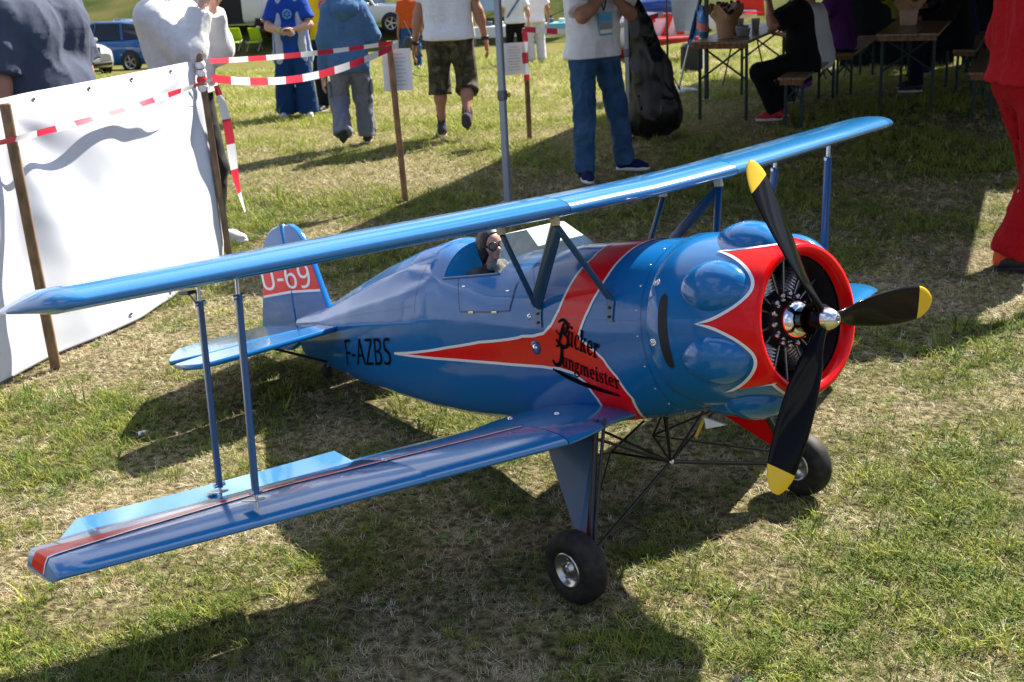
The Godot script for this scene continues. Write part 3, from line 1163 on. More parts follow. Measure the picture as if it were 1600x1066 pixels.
		var wc := Vector3(-0.436, -0.4475, 0.376 * side)
		tube(st, [wc + Vector3(0, 0.03, -0.05 * side), wc + Vector3(0, 0, -0.03 * side), wc + Vector3(0, 0, 0.03 * side)], 0.007, 8)
		obj("axle", st, steel, t)
		var wl := Node3D.new()
		wl.name = "wheel" if side > 0 else "wheel_001"
		t.add_child(wl)
		st = begin()
		var prof := []
		for i in 25:
			var a := TAU * i / 24.0
			prof.append([0.031 * signf(sin(a)) * pow(absf(sin(a)), 0.8), 0.0555 + 0.0255 * cos(a)])
		lathe(st, prof, wc, Vector3(0, 0, side), 56)
		obj("tyre", st, mats["rubber"], wl)
		st = begin()
		lathe(st, [[0.022, 0.040], [0.027, 0.0385], [0.027, 0.034], [0.020, 0.031], [0.016, 0.018], [0.017, 0.012], [0.024, 0.011], [0.024, 0.0001]], wc, Vector3(0, 0, side), 32)
		var rimm := obj("rim", st, mat(0.50, 0.50, 0.51, 0.28, 1.0), wl)
		st = begin()
		lathe(st, [[-0.022, 0.040], [-0.027, 0.0385], [-0.027, 0.034], [-0.020, 0.031], [-0.018, 0.0001]], wc, Vector3(0, 0, side), 32)
		obj("inner_rim", st, mat(0.50, 0.50, 0.51, 0.28, 1.0), wl)
		st = begin()
		for k in 5:
			var a := TAU * k / 5.0 + 0.3
			lathe(st, [[0.017, 0.0035], [0.021, 0.003], [0.0212, 0.0001]], wc + Vector3(cos(a), sin(a), 0) * 0.023, Vector3(0, 0, side), 8)
		lathe(st, [[0.024, 0.006], [0.028, 0.005], [0.0285, 0.0001]], wc, Vector3(0, 0, side), 10)
		obj("wheel_nut", st, mat(0.2, 0.2, 0.21, 0.3, 1.0), rimm)
	# wires and spreader
	var nd := Vector3(-0.497, -0.335, 0.0)
	for s in [1, -1]:
		for q in [[nd, Vector3(-0.436, -0.440, 0.340 * s), 0.0045], [nd, Vector3(-0.41, -0.205, 0.07 * s), 0.0032], [nd, Vector3(-0.60, -0.238, 0.10 * s), 0.0032], [nd, Vector3(-0.47, -0.208, 0.235 * s), 0.0036], [Vector3(-0.47, -0.245, 0.245 * s), Vector3(-0.62, -0.30, 0.07 * s), 0.003], [Vector3(-0.62, -0.30, 0.07 * s), nd, 0.003], [Vector3(-0.62, -0.30, 0.07 * s), Vector3(-0.445, -0.41, 0.33 * s), 0.002], [Vector3(-0.62, -0.30, 0.07 * s), Vector3(-0.53, -0.23, 0.03 * s), 0.003]]:
			st = begin()
			tube(st, [q[0], q[1]], q[2], 8)
			obj("brace_rod", st, mat(0.02, 0.02, 0.022, 0.35, 0.5), t)
	st = begin()
	ball(st, nd, Vector3(0.009, 0.009, 0.009), 8)
	obj("brace_joint", st, steel, t)

	# tail
	var fin_pts := soft([Vector2(-1.94, 0.04), Vector2(-1.965, 0.12), Vector2(-2.012, 0.282), Vector2(-2.07, 0.338), Vector2(-2.141, 0.344), Vector2(-2.176, 0.0)], 1)
	st = begin()
	leaf(st, fin_pts, 0.022)
	var fin := obj("fin", st, blue, t)
	var rud_pts := soft([Vector2(-2.146, 0.344), Vector2(-2.23, 0.335), Vector2(-2.312, 0.282), Vector2(-2.35, 0.18), Vector2(-2.40, 0.08), Vector2(-2.455, -0.03), Vector2(-2.43, -0.085), Vector2(-2.20, -0.085), Vector2(-2.181, 0.0)], 1)
	st = begin()
	leaf(st, rud_pts, 0.022)
	var rud := obj("rudder", st, blue, t)
	for side in [1, -1]:
		var z: float = 0.0118 * side
		for q in [[fin, [[0.122, -1.966], [0.232, -1.999]], [[0.122, -2.160], [0.232, -2.150]]], [rud, [[0.122, -2.166], [0.232, -2.156]], [[0.110, -2.378], [0.232, -2.328]]]]:
			st = begin(-1)
			quad(st, Vector3(q[1][0][1], q[1][0][0], z), Vector3(q[1][1][1], q[1][1][0], z), Vector3(q[2][1][1], q[2][1][0], z), Vector3(q[2][0][1], q[2][0][0], z))
			obj("red_tail_band", st, red, q[0])
			st = begin(-1)
			quad(st, Vector3(q[1][0][1], q[1][0][0], z), Vector3(q[2][0][1], q[2][0][0], z), Vector3(q[2][0][1], q[2][0][0] - 0.008, z), Vector3(q[1][0][1], q[1][0][0] - 0.008, z))
			obj("white_tail_line", st, white, q[0])
		var lt := letters("U-69", 1.0, "Droid Sans", 400)
		var wide: float = 0.345 / lt[1]
		for q in [[rud, -9.0, -2.158], [fin, -2.158, 9.0]]:
			st = begin(-1)
			var n := 0
			for i in range(0, lt[0].size(), 3):
				var tri := []
				for k in 3:
					var p: Vector2 = lt[0][i + k]
					tri.append(Vector3((-2.36 + p.x * wide) if side > 0 else (-2.01 - p.x * wide), 0.128 + p.y * 0.085, z + 0.0006 * side))
				var cx: float = (tri[0].x + tri[1].x + tri[2].x) / 3.0
				if cx < q[1] or cx > q[2]: continue
				for v in tri: st.add_vertex(v)
				n += 1
			if n: obj("tail_number", st, white, q[0])
	for side in [1, -1]:
		st = begin()
		leaf(st, soft([Vector2(-1.80, 0.03 * side), Vector2(-1.735, 0.50 * side), Vector2(-1.77, 0.572 * side), Vector2(-1.955, 0.560 * side), Vector2(-1.965, 0.03 * side)], 1), 0.016, true, 0.005)
		obj("tailplane", st, blue, t)
		st = begin()
		leaf(st, soft([Vector2(-1.972, 0.045 * side), Vector2(-1.962, 0.555 * side), Vector2(-2.12, 0.495 * side), Vector2(-2.34, 0.36 * side), Vector2(-2.33, 0.07 * side)], 1), 0.014, true, 0.007)
		obj("elevator", st, blue, t)
		st = begin()
		tube(st, [Vector3(-1.90, 0.0, 0.28 * side), Vector3(-1.96, -0.11, 0.045 * side)], 0.004, 8)
		obj("tailplane_brace", st, black, t)
	st = begin()
	tube(st, [Vector3(-1.97, -0.12, 0), Vector3(-2.055, -0.145, 0)], 0.007, 8)
	obj("tailwheel_arm", st, black, t)
	st = begin()
	lathe(st, [[-0.010, 0.0001], [-0.010, 0.018], [-0.006, 0.026], [0.006, 0.026], [0.010, 0.018], [0.010, 0.0001]], Vector3(-2.06, -0.154, 0), Vector3(0, 0, 1), 20)
	obj("tailwheel", st, mats["rubber"], t)
	return t

# ---------------------------------------------------------------- ground and grass
var patch: FastNoiseLite
var patch2: FastNoiseLite

func lush(x: float, z: float) -> float:
	# 0 dry thatch .. 1 green grass
	return clampf(0.485 + 1.15 * patch.get_noise_2d(x, z) + 0.55 * patch2.get_noise_2d(x, z), 0.0, 1.0)

func sheet() -> void:
	var st := SurfaceTool.new()
	st.begin(Mesh.PRIMITIVE_TRIANGLES)
	var side := Vector2(-VIEW.y, VIEW.x)
	var ds := []
	var d := -60.0
	while d < 420.0:
		ds.append(d)
		d += 0.12 if (d > 0.5 and d < 9.0) else (0.5 if (d >= -3.0 and d < 75.0) else (2.0 if d < 80.0 and d > -10.0 else 20.0))
	var ls := []
	var l := -300.0
	while l <= 300.0:
		ls.append(l)
		var a := absf(l)
		l += 0.12 if a < 4.0 else (0.5 if a < 26.0 else (3.0 if a < 45.0 else 30.0))
	var w := ls.size()
	var bump := fnoise(2.2, 41, 3)
	for i in ds.size():
		for j in w:
			var p: Vector2 = EYE + VIEW * ds[i] + side * ls[j]
			var g := lush(p.x, p.y)
			var y := ground_y(p.x, p.y) + bump.get_noise_2d(p.x, p.y) * 0.012 - 0.008
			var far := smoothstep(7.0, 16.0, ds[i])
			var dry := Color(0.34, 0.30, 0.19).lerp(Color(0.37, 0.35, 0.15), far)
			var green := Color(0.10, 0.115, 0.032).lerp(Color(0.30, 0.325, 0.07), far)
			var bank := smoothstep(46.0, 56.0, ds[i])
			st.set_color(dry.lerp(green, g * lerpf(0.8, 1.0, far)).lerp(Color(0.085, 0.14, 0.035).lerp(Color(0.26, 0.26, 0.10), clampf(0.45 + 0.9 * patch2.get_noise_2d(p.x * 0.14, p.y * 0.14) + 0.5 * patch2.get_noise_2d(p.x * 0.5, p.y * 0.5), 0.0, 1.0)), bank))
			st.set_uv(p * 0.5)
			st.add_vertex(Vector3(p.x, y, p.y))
	for i in ds.size() - 1:
		for j in w - 1:
			var a := i * w + j
			for k in [a, a + 1, a + w + 1, a, a + w + 1, a + w]: st.add_index(k)
	st.generate_normals()
	var m := StandardMaterial3D.new()
	m.vertex_color_use_as_albedo = true
	m.roughness = 0.95
	m.metallic_specular = 0.15
	m.albedo_texture = ntex(0.045, 12, Color(0.30, 0.27, 0.24), Color(1.0, 1.0, 1.0), 1024, 6)
	m.normal_enabled = true
	m.normal_texture = ntex(0.05, 13, Color.BLACK, Color.WHITE, 1024, 5, 7.0)
	m.normal_scale = 1.0
	tag(put("ground", st.commit(), m), "flat trodden meadow falling away gently behind the model", "ground", "", "structure")

func blade(st: SurfaceTool, o: Vector3, yaw: float, lean: float, h: float, w: float, curl: float) -> void:
	var f := Vector3(cos(yaw), 0, sin(yaw))
	var s := Vector3(-sin(yaw), 0, cos(yaw)) * w * 0.5
	var p0 := o
	var p1 := o + Vector3.UP * h * 0.55 * cos(lean) + f * h * 0.55 * sin(lean)
	var l2 := lean + curl
	var p2 := p1 + Vector3.UP * h * 0.45 * cos(l2) + f * h * 0.45 * sin(l2)
	for v in [p0 - s, p0 + s, p1 + s * 0.75, p0 - s, p1 + s * 0.75, p1 - s * 0.75, p1 - s * 0.75, p1 + s * 0.75, p2]: st.add_vertex(v)

func tuft(seed_: int, n: int, spread: float, h: float, w: float, lean_lo: float, lean_hi: float, curl: float) -> ArrayMesh:
	var r := RandomNumberGenerator.new()
	r.seed = seed_
	var st := begin(-1)
	for i in n:
		var a := r.randf() * TAU
		var q := sqrt(r.randf()) * spread
		blade(st, Vector3(cos(a) * q, 0.0, sin(a) * q), r.randf() * TAU, r.randf_range(lean_lo, lean_hi), h * r.randf_range(0.5, 1.15), w * r.randf_range(0.7, 1.2), curl * r.randf_range(0.2, 1.0))
	st.generate_normals()
	return st.commit()

func rosette(seed_: int) -> ArrayMesh:
	var r := RandomNumberGenerator.new()
	r.seed = seed_
	var st := begin(-1)
	for i in 7:
		var a := i * TAU / 7.0 + r.randf_range(-0.3, 0.3)
		var l := r.randf_range(0.03, 0.055)
		var f := Vector3(cos(a), 0.35, sin(a)).normalized()
		var s := Vector3(-sin(a), 0, cos(a)) * l * 0.27
		var m := f * l * 0.55
		var e := f * l + Vector3.DOWN * l * 0.22
		for v in [Vector3.ZERO, m - s, m + Vector3.DOWN * 0.002, Vector3.ZERO, m + Vector3.DOWN * 0.002, m + s, m - s, e, m + Vector3.DOWN * 0.002, m + Vector3.DOWN * 0.002, e, m + s]: st.add_vertex(v)
	st.generate_normals()
	return st.commit()

func leafy(tint: float) -> StandardMaterial3D:
	var m := StandardMaterial3D.new()
	m.vertex_color_use_as_albedo = true
	m.albedo_color = Color(1, 1, 1)
	m.roughness = 0.62
	m.metallic_specular = 0.3
	m.backlight_enabled = true
	m.backlight = Color(tint, tint, tint)
	m.cull_mode = BaseMaterial3D.CULL_DISABLED
	return m

func scatter(called: String, label: String, mesh: Mesh, m: Material, spots: Array, cat: String) -> void:
	var mm := MultiMesh.new()
	mm.transform_format = MultiMesh.TRANSFORM_3D
	mm.use_colors = true
	mm.mesh = mesh
	mm.instance_count = spots.size()
	for i in spots.size():
		mm.set_instance_transform(i, spots[i][0])
		mm.set_instance_color(i, spots[i][1])
	var o := MultiMeshInstance3D.new()
	o.multimesh = mm
	o.material_override = m
	o.name = numbered(called)
	add_child(o)
	tag(o, label, cat, "", "stuff")

func meadow() -> void:
	var r := RandomNumberGenerator.new()
	r.seed = 2024
	var side := Vector2(-VIEW.y, VIEW.x)
	var kinds := [[], [], [], [], []]
	# [from, to, tufts per square metre, size, half width at start, half width at end]
	for band in [[1.0, 5.0, 2400.0, 0.78, 1.7, 3.2], [5.0, 9.0, 900.0, 1.0, 3.2, 4.8], [9.0, 16.0, 260.0, 1.5, 4.8, 7.8], [16.0, 34.0, 60.0, 2.6, 7.8, 14.5]]:
		var area: float = (band[1] - band[0]) * (band[4] + band[5])
		for i in int(area * band[2]):
			var t := r.randf()
			var d := lerpf(band[0], band[1], t)
			var hw := lerpf(band[4], band[5], t)
			var p := EYE + VIEW * d + side * r.randf_range(-hw, hw)
			var g := lush(p.x, p.y)
			var s: float = band[3] * r.randf_range(0.6, 1.3)
			var k := 0
			var c := Color.WHITE
			var u := r.randf()
			var far := smoothstep(6.0, 14.0, d)
			if u < 0.18 + 0.62 * g:
				k = 0 if r.randf() < 0.6 else 1
				var v := r.randf()
				c = Color(0.09, 0.16, 0.022).lerp(Color(0.43, 0.43, 0.07), v * v * lerpf(1.0, 0.8, far)).lerp(Color(0.032, 0.062, 0.012), r.randf() * 0.5)
				c = c.lerp(Color(0.38, 0.41, 0.075), far * 0.6)
				s *= lerpf(0.55, 1.15, g) * (1.0 if r.randf() > 0.035 else 1.9)
			elif u > 0.965 and d < 9.0:
				k = 4
				if r.randf() > 0.12: s *= 0.42
				c = Color(0.05, 0.115, 0.02).lerp(Color(0.10, 0.17, 0.03), r.randf())
				s *= 0.7
			else:
				k = 2 if r.randf() < 0.65 else 3
				c = Color(0.50, 0.435, 0.26).lerp(Color(0.23, 0.15, 0.075), pow(r.randf(), 1.6))
				if r.randf() < 0.10: c = Color(0.62, 0.57, 0.44)
				c = c.lerp(Color(0.42, 0.37, 0.16), far * 0.6)
			var y := ground_y(p.x, p.y) - 0.008
			var b := Basis(Vector3.UP, r.randf() * TAU) * Basis(Vector3.RIGHT, r.randf_range(-0.15, 0.15))
			kinds[k].append([Transform3D(b.scaled(Vector3.ONE * s), Vector3(p.x, y, p.y)), c])
	var live := leafy(0.7)
	var dead := leafy(0.25)
	scatter("grass", "short green grass growing in tufts all over the meadow", tuft(1, 9, 0.022, 0.052, 0.0032, 0.15, 0.95, 0.9), live, kinds[0], "grass")
	scatter("low_grass", "low bent green blades between the tufts of the meadow", tuft(2, 9, 0.034, 0.042, 0.0030, 0.5, 1.35, 0.6), live, kinds[1], "grass")
	scatter("dry_grass", "pale mown hay lying flat over the meadow", tuft(3, 10, 0.042, 0.050, 0.0016, 1.15, 1.52, 0.15), dead, kinds[2], "hay")
	scatter("brown_thatch", "brown withered thatch standing between the green tufts", tuft(4, 11, 0.020, 0.030, 0.0022, 0.3, 1.3, 0.7), dead, kinds[3], "hay")
	scatter("broad_leaves", "small broad leaved weeds growing in the meadow", rosette(5), live, kinds[4], "weeds")

# ---------------------------------------------------------------- people
var head_net := []
var hand_net := []
var skin_mat: StandardMaterial3D

func cap(a: Vector3, b: Vector3, ra: float, rb := -1.0) -> Array:
	return [a, b, ra, ra if rb < 0.0 else rb]

func v3(x: float, y: float, z: float) -> Vector3:
	return Vector3(x, y, z)

# head, looking along +z, chin near y = 0.02, crown near 0.235; x to its left
func head_bones() -> Array:
	var b := [cap(v3(0, 0.145, -0.022), v3(0, 0.15, 0.018), 0.082), cap(v3(0, 0.075, 0.032), v3(0, 0.12, 0.018), 0.052, 0.070), cap(v3(0, 0.035, 0.058), v3(0, 0.07, 0.045), 0.026, 0.042),
		cap(v3(0, 0.118, 0.090), v3(0, 0.086, 0.112), 0.008, 0.0125), cap(v3(-0.034, 0.134, 0.078), v3(0.034, 0.134, 0.078), 0.015), cap(v3(-0.018, 0.054, 0.090), v3(0.018, 0.054, 0.090), 0.0065),
		cap(v3(-0.016, 0.063, 0.091), v3(0.016, 0.063, 0.091), 0.006), cap(v3(0, 0.030, 0.082), v3(0, 0.032, 0.082), 0.016), cap(v3(0, -0.06, -0.02), v3(0, 0.06, -0.005), 0.055, 0.052)]
	for s in [-1.0, 1.0]:
		b.append(cap(v3(s * 0.043, 0.085, 0.062), v3(s * 0.050, 0.105, 0.045), 0.018, 0.02))
		b.append(cap(v3(s * 0.009, 0.082, 0.104), v3(s * 0.012, 0.081, 0.100), 0.008))
		b.append(cap(v3(s * 0.079, 0.085, -0.004), v3(s * 0.084, 0.118, -0.012), 0.008, 0.012))
	return b

# right hand hanging down: wrist at the origin, fingers along -y, palm facing +x (towards the thigh), thumb forward +z
func hand_bones() -> Array:
	var b := [cap(v3(0, 0.02, 0), v3(0, -0.02, 0), 0.026, 0.024), cap(v3(0, -0.03, 0.018), v3(0.002, -0.085, 0.026), 0.018, 0.013), cap(v3(0, -0.03, 0), v3(0.002, -0.09, 0), 0.018, 0.013), cap(v3(0, -0.03, -0.015), v3(0.002, -0.085, -0.024), 0.017, 0.012)]
	var k := 0
	for f in [[0.029, 0.072, 0.088], [0.010, 0.080, 0.092], [-0.010, 0.074, 0.090], [-0.027, 0.058, 0.083]]:
		var p0 := v3(0.002, -f[2], f[0])
		var p1 := p0 + v3(0.008, -f[1] * 0.48, f[0] * 0.08)
		var p2 := p1 + v3(0.016, -f[1] * 0.30, 0)
		var p3 := p2 + v3(0.014, -f[1] * 0.20, 0)
		b.append(cap(p0, p1, 0.0095, 0.0088))
		b.append(cap(p1, p2, 0.0088, 0.008))
		b.append(cap(p2, p3, 0.008, 0.0068))
		k += 1
	b.append(cap(v3(0.004, -0.030, 0.026), v3(0.014, -0.060, 0.046), 0.014, 0.0105))
	b.append(cap(v3(0.014, -0.060, 0.046), v3(0.022, -0.088, 0.050), 0.010, 0.0085))
	b.append(cap(v3(0.022, -0.088, 0.050), v3(0.026, -0.106, 0.048), 0.0085, 0.007))
	return b

func ik(a: Vector3, b: Vector3, l1: float, l2: float, pole: Vector3) -> Vector3:
	var d := b - a
	var l := minf(d.length(), (l1 + l2) * 0.999)
	var u := d.normalized()
	var t := (l1 * l1 - l2 * l2 + l * l) / (2.0 * l)
	var h := sqrt(maxf(l1 * l1 - t * t, 0.0))
	var p := (pole - u * pole.dot(u)).normalized()
	return a + u * t + p * h

# s: height, width, pelvis, chest, ankles [left, right], hands [left, right], toes (yaw), head_turn, knee/elbow poles. Local: +z is ahead, +x is the person's left.
func joints(s: Dictionary) -> Dictionary:
	var k: float = s.get("height", 1.76) / 1.76
	var w: float = s.get("width", 1.0)
	var j := {"k": k, "w": w}
	j.pelvis = s.get("pelvis", v3(0, 0.94 * k, 0))
	j.chest = s.get("chest", j.pelvis + v3(0, 0.43, 0.01) * k)
	var up: Vector3 = (j.chest - j.pelvis).normalized()
	j.neck = j.chest + up * 0.13 * k + v3(0, 0, 0.01)
	j.head = j.neck + s.get("nod", v3(0, 0.06, 0.02)) * k
	var tw: float = s.get("twist", 0.0)
	var sx := v3(cos(tw), 0, sin(tw))
	j.ankle = s.get("ankles", [v3(0.12, 0.085, 0), v3(-0.12, 0.085, 0)])
	j.hand = s.get("hands", [v3(0.27, 0.80, 0.05) * k, v3(-0.27, 0.80, 0.05) * k])
	var kp: Array = s.get("knee_pole", [v3(0.15, 0, 1), v3(-0.15, 0, 1)])
	var ep: Array = s.get("elbow_pole", [v3(0.5, 0, -1), v3(-0.5, 0, -1)])
	j.hip = []
	j.knee = []
	j.shoulder = []
	j.elbow = []
	for i in 2:
		var sg := 1.0 if i == 0 else -1.0
		var hp: Vector3 = j.pelvis + v3(0.095 * sg * w, -0.02, 0) * k
		j.hip.append(hp)
		j.knee.append(ik(hp, j.ankle[i], 0.435 * k, 0.42 * k, kp[i]))
		var sh: Vector3 = j.chest + (sx * 0.178 * sg * w + up * 0.055) * k
		j.shoulder.append(sh)
		j.elbow.append(ik(sh, j.hand[i], 0.30 * k, 0.265 * k, ep[i]))
	return j

func torso(j: Dictionary, g: float, belly := 0.0) -> Array:
	var k: float = j.k
	var w: float = j.w
	var b := []
	for s in [-1.0, 1.0]:
		b.append(cap(j.pelvis + v3(s * 0.075 * w, 0.0, 0) * k, j.chest + v3(s * 0.085 * w, -0.02, 0) * k, 0.105 * k * w + g, 0.108 * k * w + g))
	b.append(cap(j.pelvis + v3(-0.08 * w, -0.02, -0.02) * k, j.pelvis + v3(0.08 * w, -0.02, -0.02) * k, 0.115 * k * w + g))
	b.append(cap(j.shoulder[0] + v3(-0.03, -0.005, 0), j.shoulder[1] + v3(0.03, -0.005, 0), 0.066 * k + g))
	if belly > 0.0:
		b.append(cap(j.pelvis.lerp(j.chest, 0.3) + v3(-0.04, 0, belly * 0.5), j.pelvis.lerp(j.chest, 0.3) + v3(0.04, 0, belly * 0.5), 0.14 * w + belly * 0.3))
	return b

func skin_of(j: Dictionary, tone: Color, cell: float) -> ArrayMesh:
	var k: float = j.k
	var b := torso(j, -0.024)
	b.append(cap(j.chest + (j.neck - j.chest) * 0.4, j.neck + v3(0, 0.06, 0.01) * k, 0.062 * k, 0.054 * k))
	for i in 2:
		b.append(cap(j.hip[i], j.knee[i], 0.084 * k, 0.056 * k))
		b.append(cap(j.knee[i], j.knee[i].lerp(j.ankle[i], 0.35) + v3(0, 0, -0.012), 0.055 * k, 0.054 * k))
		b.append(cap(j.knee[i].lerp(j.ankle[i], 0.35) + v3(0, 0, -0.012), j.ankle[i], 0.054 * k, 0.034 * k))
		b.append(cap(j.shoulder[i], j.elbow[i], 0.052 * k, 0.042 * k))
		b.append(cap(j.elbow[i], j.elbow[i].lerp(j.hand[i], 0.3), 0.043 * k, 0.043 * k))
		b.append(cap(j.elbow[i].lerp(j.hand[i], 0.3), j.hand[i], 0.043 * k, 0.027 * k))
	var parts := [nets(b, cell, 0.045)]
	if head_net.is_empty():
		head_net = nets(head_bones(), 0.007, 0.022)
		hand_net = nets(hand_bones(), 0.0055, 0.006)
	parts.append(moved(head_net, Transform3D(Basis(Vector3.UP, j.get("turn", 0.0)) * Basis.from_scale(Vector3.ONE * k), j.head)))
	for i in 2:
		var y: Vector3 = (j.elbow[i] - j.hand[i]).normalized()
		var fwd: Vector3 = j.get("thumb", [v3(0, 0, 1), v3(0, 0, 1)])[i]
		var z := (fwd - y * fwd.dot(y)).normalized()
		var x := y.cross(z)
		if i == 0: x = -x
		parts.append(moved(hand_net, Transform3D(Basis(x, y, z) * k, j.hand[i])))
	return net_mesh(parts)

func shoe(t: Node3D, j: Dictionary, i: int, toe: Vector3, upper: Material, sole: Material, lift := 0.0) -> void:
	var a: Vector3 = j.ankle[i]
	var k: float = j.k
	var pitch := Basis(toe.cross(Vector3.UP).normalized(), -lift)
	var f := pitch * toe
	var u := pitch * Vector3.UP
	var s := f.cross(u)
	var b := [cap(a + v3(0, 0.015, 0), a - u * 0.025 * k - f * 0.02, 0.045 * k, 0.040 * k), cap(a - u * 0.035 * k - f * 0.03 * k, a - u * 0.045 * k + f * 0.10 * k, 0.042 * k, 0.040 * k), cap(a - u * 0.045 * k + f * 0.10 * k, a - u * 0.058 * k + f * 0.165 * k, 0.041 * k, 0.028 * k)]
	var o := put("shoe", net_mesh([nets(b, 0.010, 0.03, 0.0, [[a - u * 0.078 * k, -u]])]), upper, t)
	var st := begin()
	var rows := []
	for l in [[-0.087, 0.94], [-0.084, 1.0], [-0.066, 1.0], [-0.062, 0.93]]:
		var r := PackedVector3Array()
		for q in 28:
			var an := TAU * q / 28
			var l2 := 0.135 * cos(an)
			var wd := (0.043 + 0.008 * cos(an)) * sin(an)
			r.append(a + u * l[0] * k + f * (0.062 + l2) * l[1] * k + s * wd * l[1] * k)
		rows.append(r)
	grid(st, rows, true)
	fan(st, rows[0], true)
	fan(st, rows[3])
	obj("sole", st, sole, o)

# clothing: legs to a share of the lower leg, torso with sleeves to a share of the arm
func trousers(t: Node3D, j: Dictionary, m: Material, upto := 1.0, g := 0.018, flare := 0.0, called := "trousers", wr := 0.012, cell := 0.016) -> void:
	var k: float = j.k
	var b := [cap(j.pelvis + v3(-0.07 * j.w, 0.02, -0.01) * k, j.pelvis + v3(0.07 * j.w, 0.02, -0.01) * k, 0.116 * k * j.w + g * 0.5)]
	for i in 2:
		b.append(cap(j.hip[i], j.knee[i], 0.092 * k + g, 0.060 * k + g + flare * 0.3))
		var e: Vector3 = j.knee[i].lerp(j.ankle[i] + v3(0, -0.02, 0), upto)
		b.append(cap(j.knee[i], e, 0.060 * k + g + flare * 0.3, lerpf(0.06, 0.042, upto) * k + g + flare) + [1])
	put(called, net_mesh([nets(b, cell, 0.035, wr, [], 11.0)]), m, t)

func shirt(t: Node3D, j: Dictionary, m: Material, sleeve: float, hem: float, g := 0.02, called := "shirt", belly := 0.0, wr := 0.012, cell := 0.016, cuff := 0.012) -> MeshInstance3D:
	var k: float = j.k
	var b := torso(j, g, belly)
	b.append(cap(j.pelvis + v3(-0.075 * j.w, -0.10, -0.01) * k, j.pelvis + v3(0.075 * j.w, -0.10, -0.01) * k, 0.122 * k * j.w + g))
	for i in 2:
		var s1: float = clampf(sleeve, 0.0, 1.0)
		b.append(cap(j.shoulder[i], j.shoulder[i].lerp(j.elbow[i], s1), 0.064 * k + g * 0.7, 0.056 * k + g + cuff) + ([1] if sleeve <= 1.0 else []))
		if sleeve > 1.0:
			b.append(cap(j.elbow[i], j.elbow[i].lerp(j.hand[i], sleeve - 1.0), 0.056 * k + g, 0.036 * k + g * 0.8) + [1])
	var u: Vector3 = (j.pelvis - j.chest).normalized()
	return put(called, net_mesh([nets(b, cell, 0.04, wr, [[v3(0, hem, 0), v3(0, -1, 0.06)]], 8.0)]), m, t)

func hair(t: Node3D, j: Dictionary, m: Material, long := false) -> void:
	var k: float = j.k
	var b := [cap(v3(0, 0.165, -0.034), v3(0, 0.172, 0.0), 0.082), cap(v3(0, 0.12, -0.045), v3(0, 0.14, -0.03), 0.066)]
	if long: b.append(cap(v3(0, 0.0, -0.06), v3(0, 0.12, -0.045), 0.055, 0.07))
	put("hair", net_mesh([moved(nets(b, 0.010, 0.03, 0.006, [], 40.0), Transform3D(Basis(Vector3.UP, j.get("turn", 0.0)) * Basis.from_scale(Vector3.ONE * k), j.head))]), m, t)

func eyes(t: Node3D, j: Dictionary) -> void:
	for s in [-1.0, 1.0]:
		var st := begin()
		ball(st, j.head + Basis(Vector3.UP, j.get("turn", 0.0)) * (v3(s * 0.032, 0.112, 0.083) * j.k), Vector3.ONE * 0.011 * j.k, 6)
		obj("eye", st, mat(0.06, 0.045, 0.035, 0.15), t)

func person(label: String, at: Vector3, yaw: float, s: Dictionary, tone := Color(0.42, 0.22, 0.14), group := "") -> Array:
	var t := thing("person", label, "person", at, yaw, group)
	var j := joints(s)
	j.turn = s.get("head_turn", 0.0)
	if s.has("thumb"): j.thumb = s.thumb
	var sm := mat(tone.r, tone.g, tone.b, 0.5)
	put("body", skin_of(j, tone, s.get("cell", 0.018)), sm, t)
	eyes(t, j)
	return [t, j]

func ring_on(t: Node3D, called: String, a: Vector3, b: Vector3, share: float, r: float, wd: float, m: Material) -> void:
	var st := begin()
	var d := (b - a).normalized()
	lathe(st, [[-wd, r * 0.94], [-wd, r], [wd, r], [wd, r * 0.94]], a.lerp(b, share), d, 16)
	obj(called, st, m, t)

func toe_of(yaw: float) -> Vector3:
	return v3(sin(yaw), 0, cos(yaw))

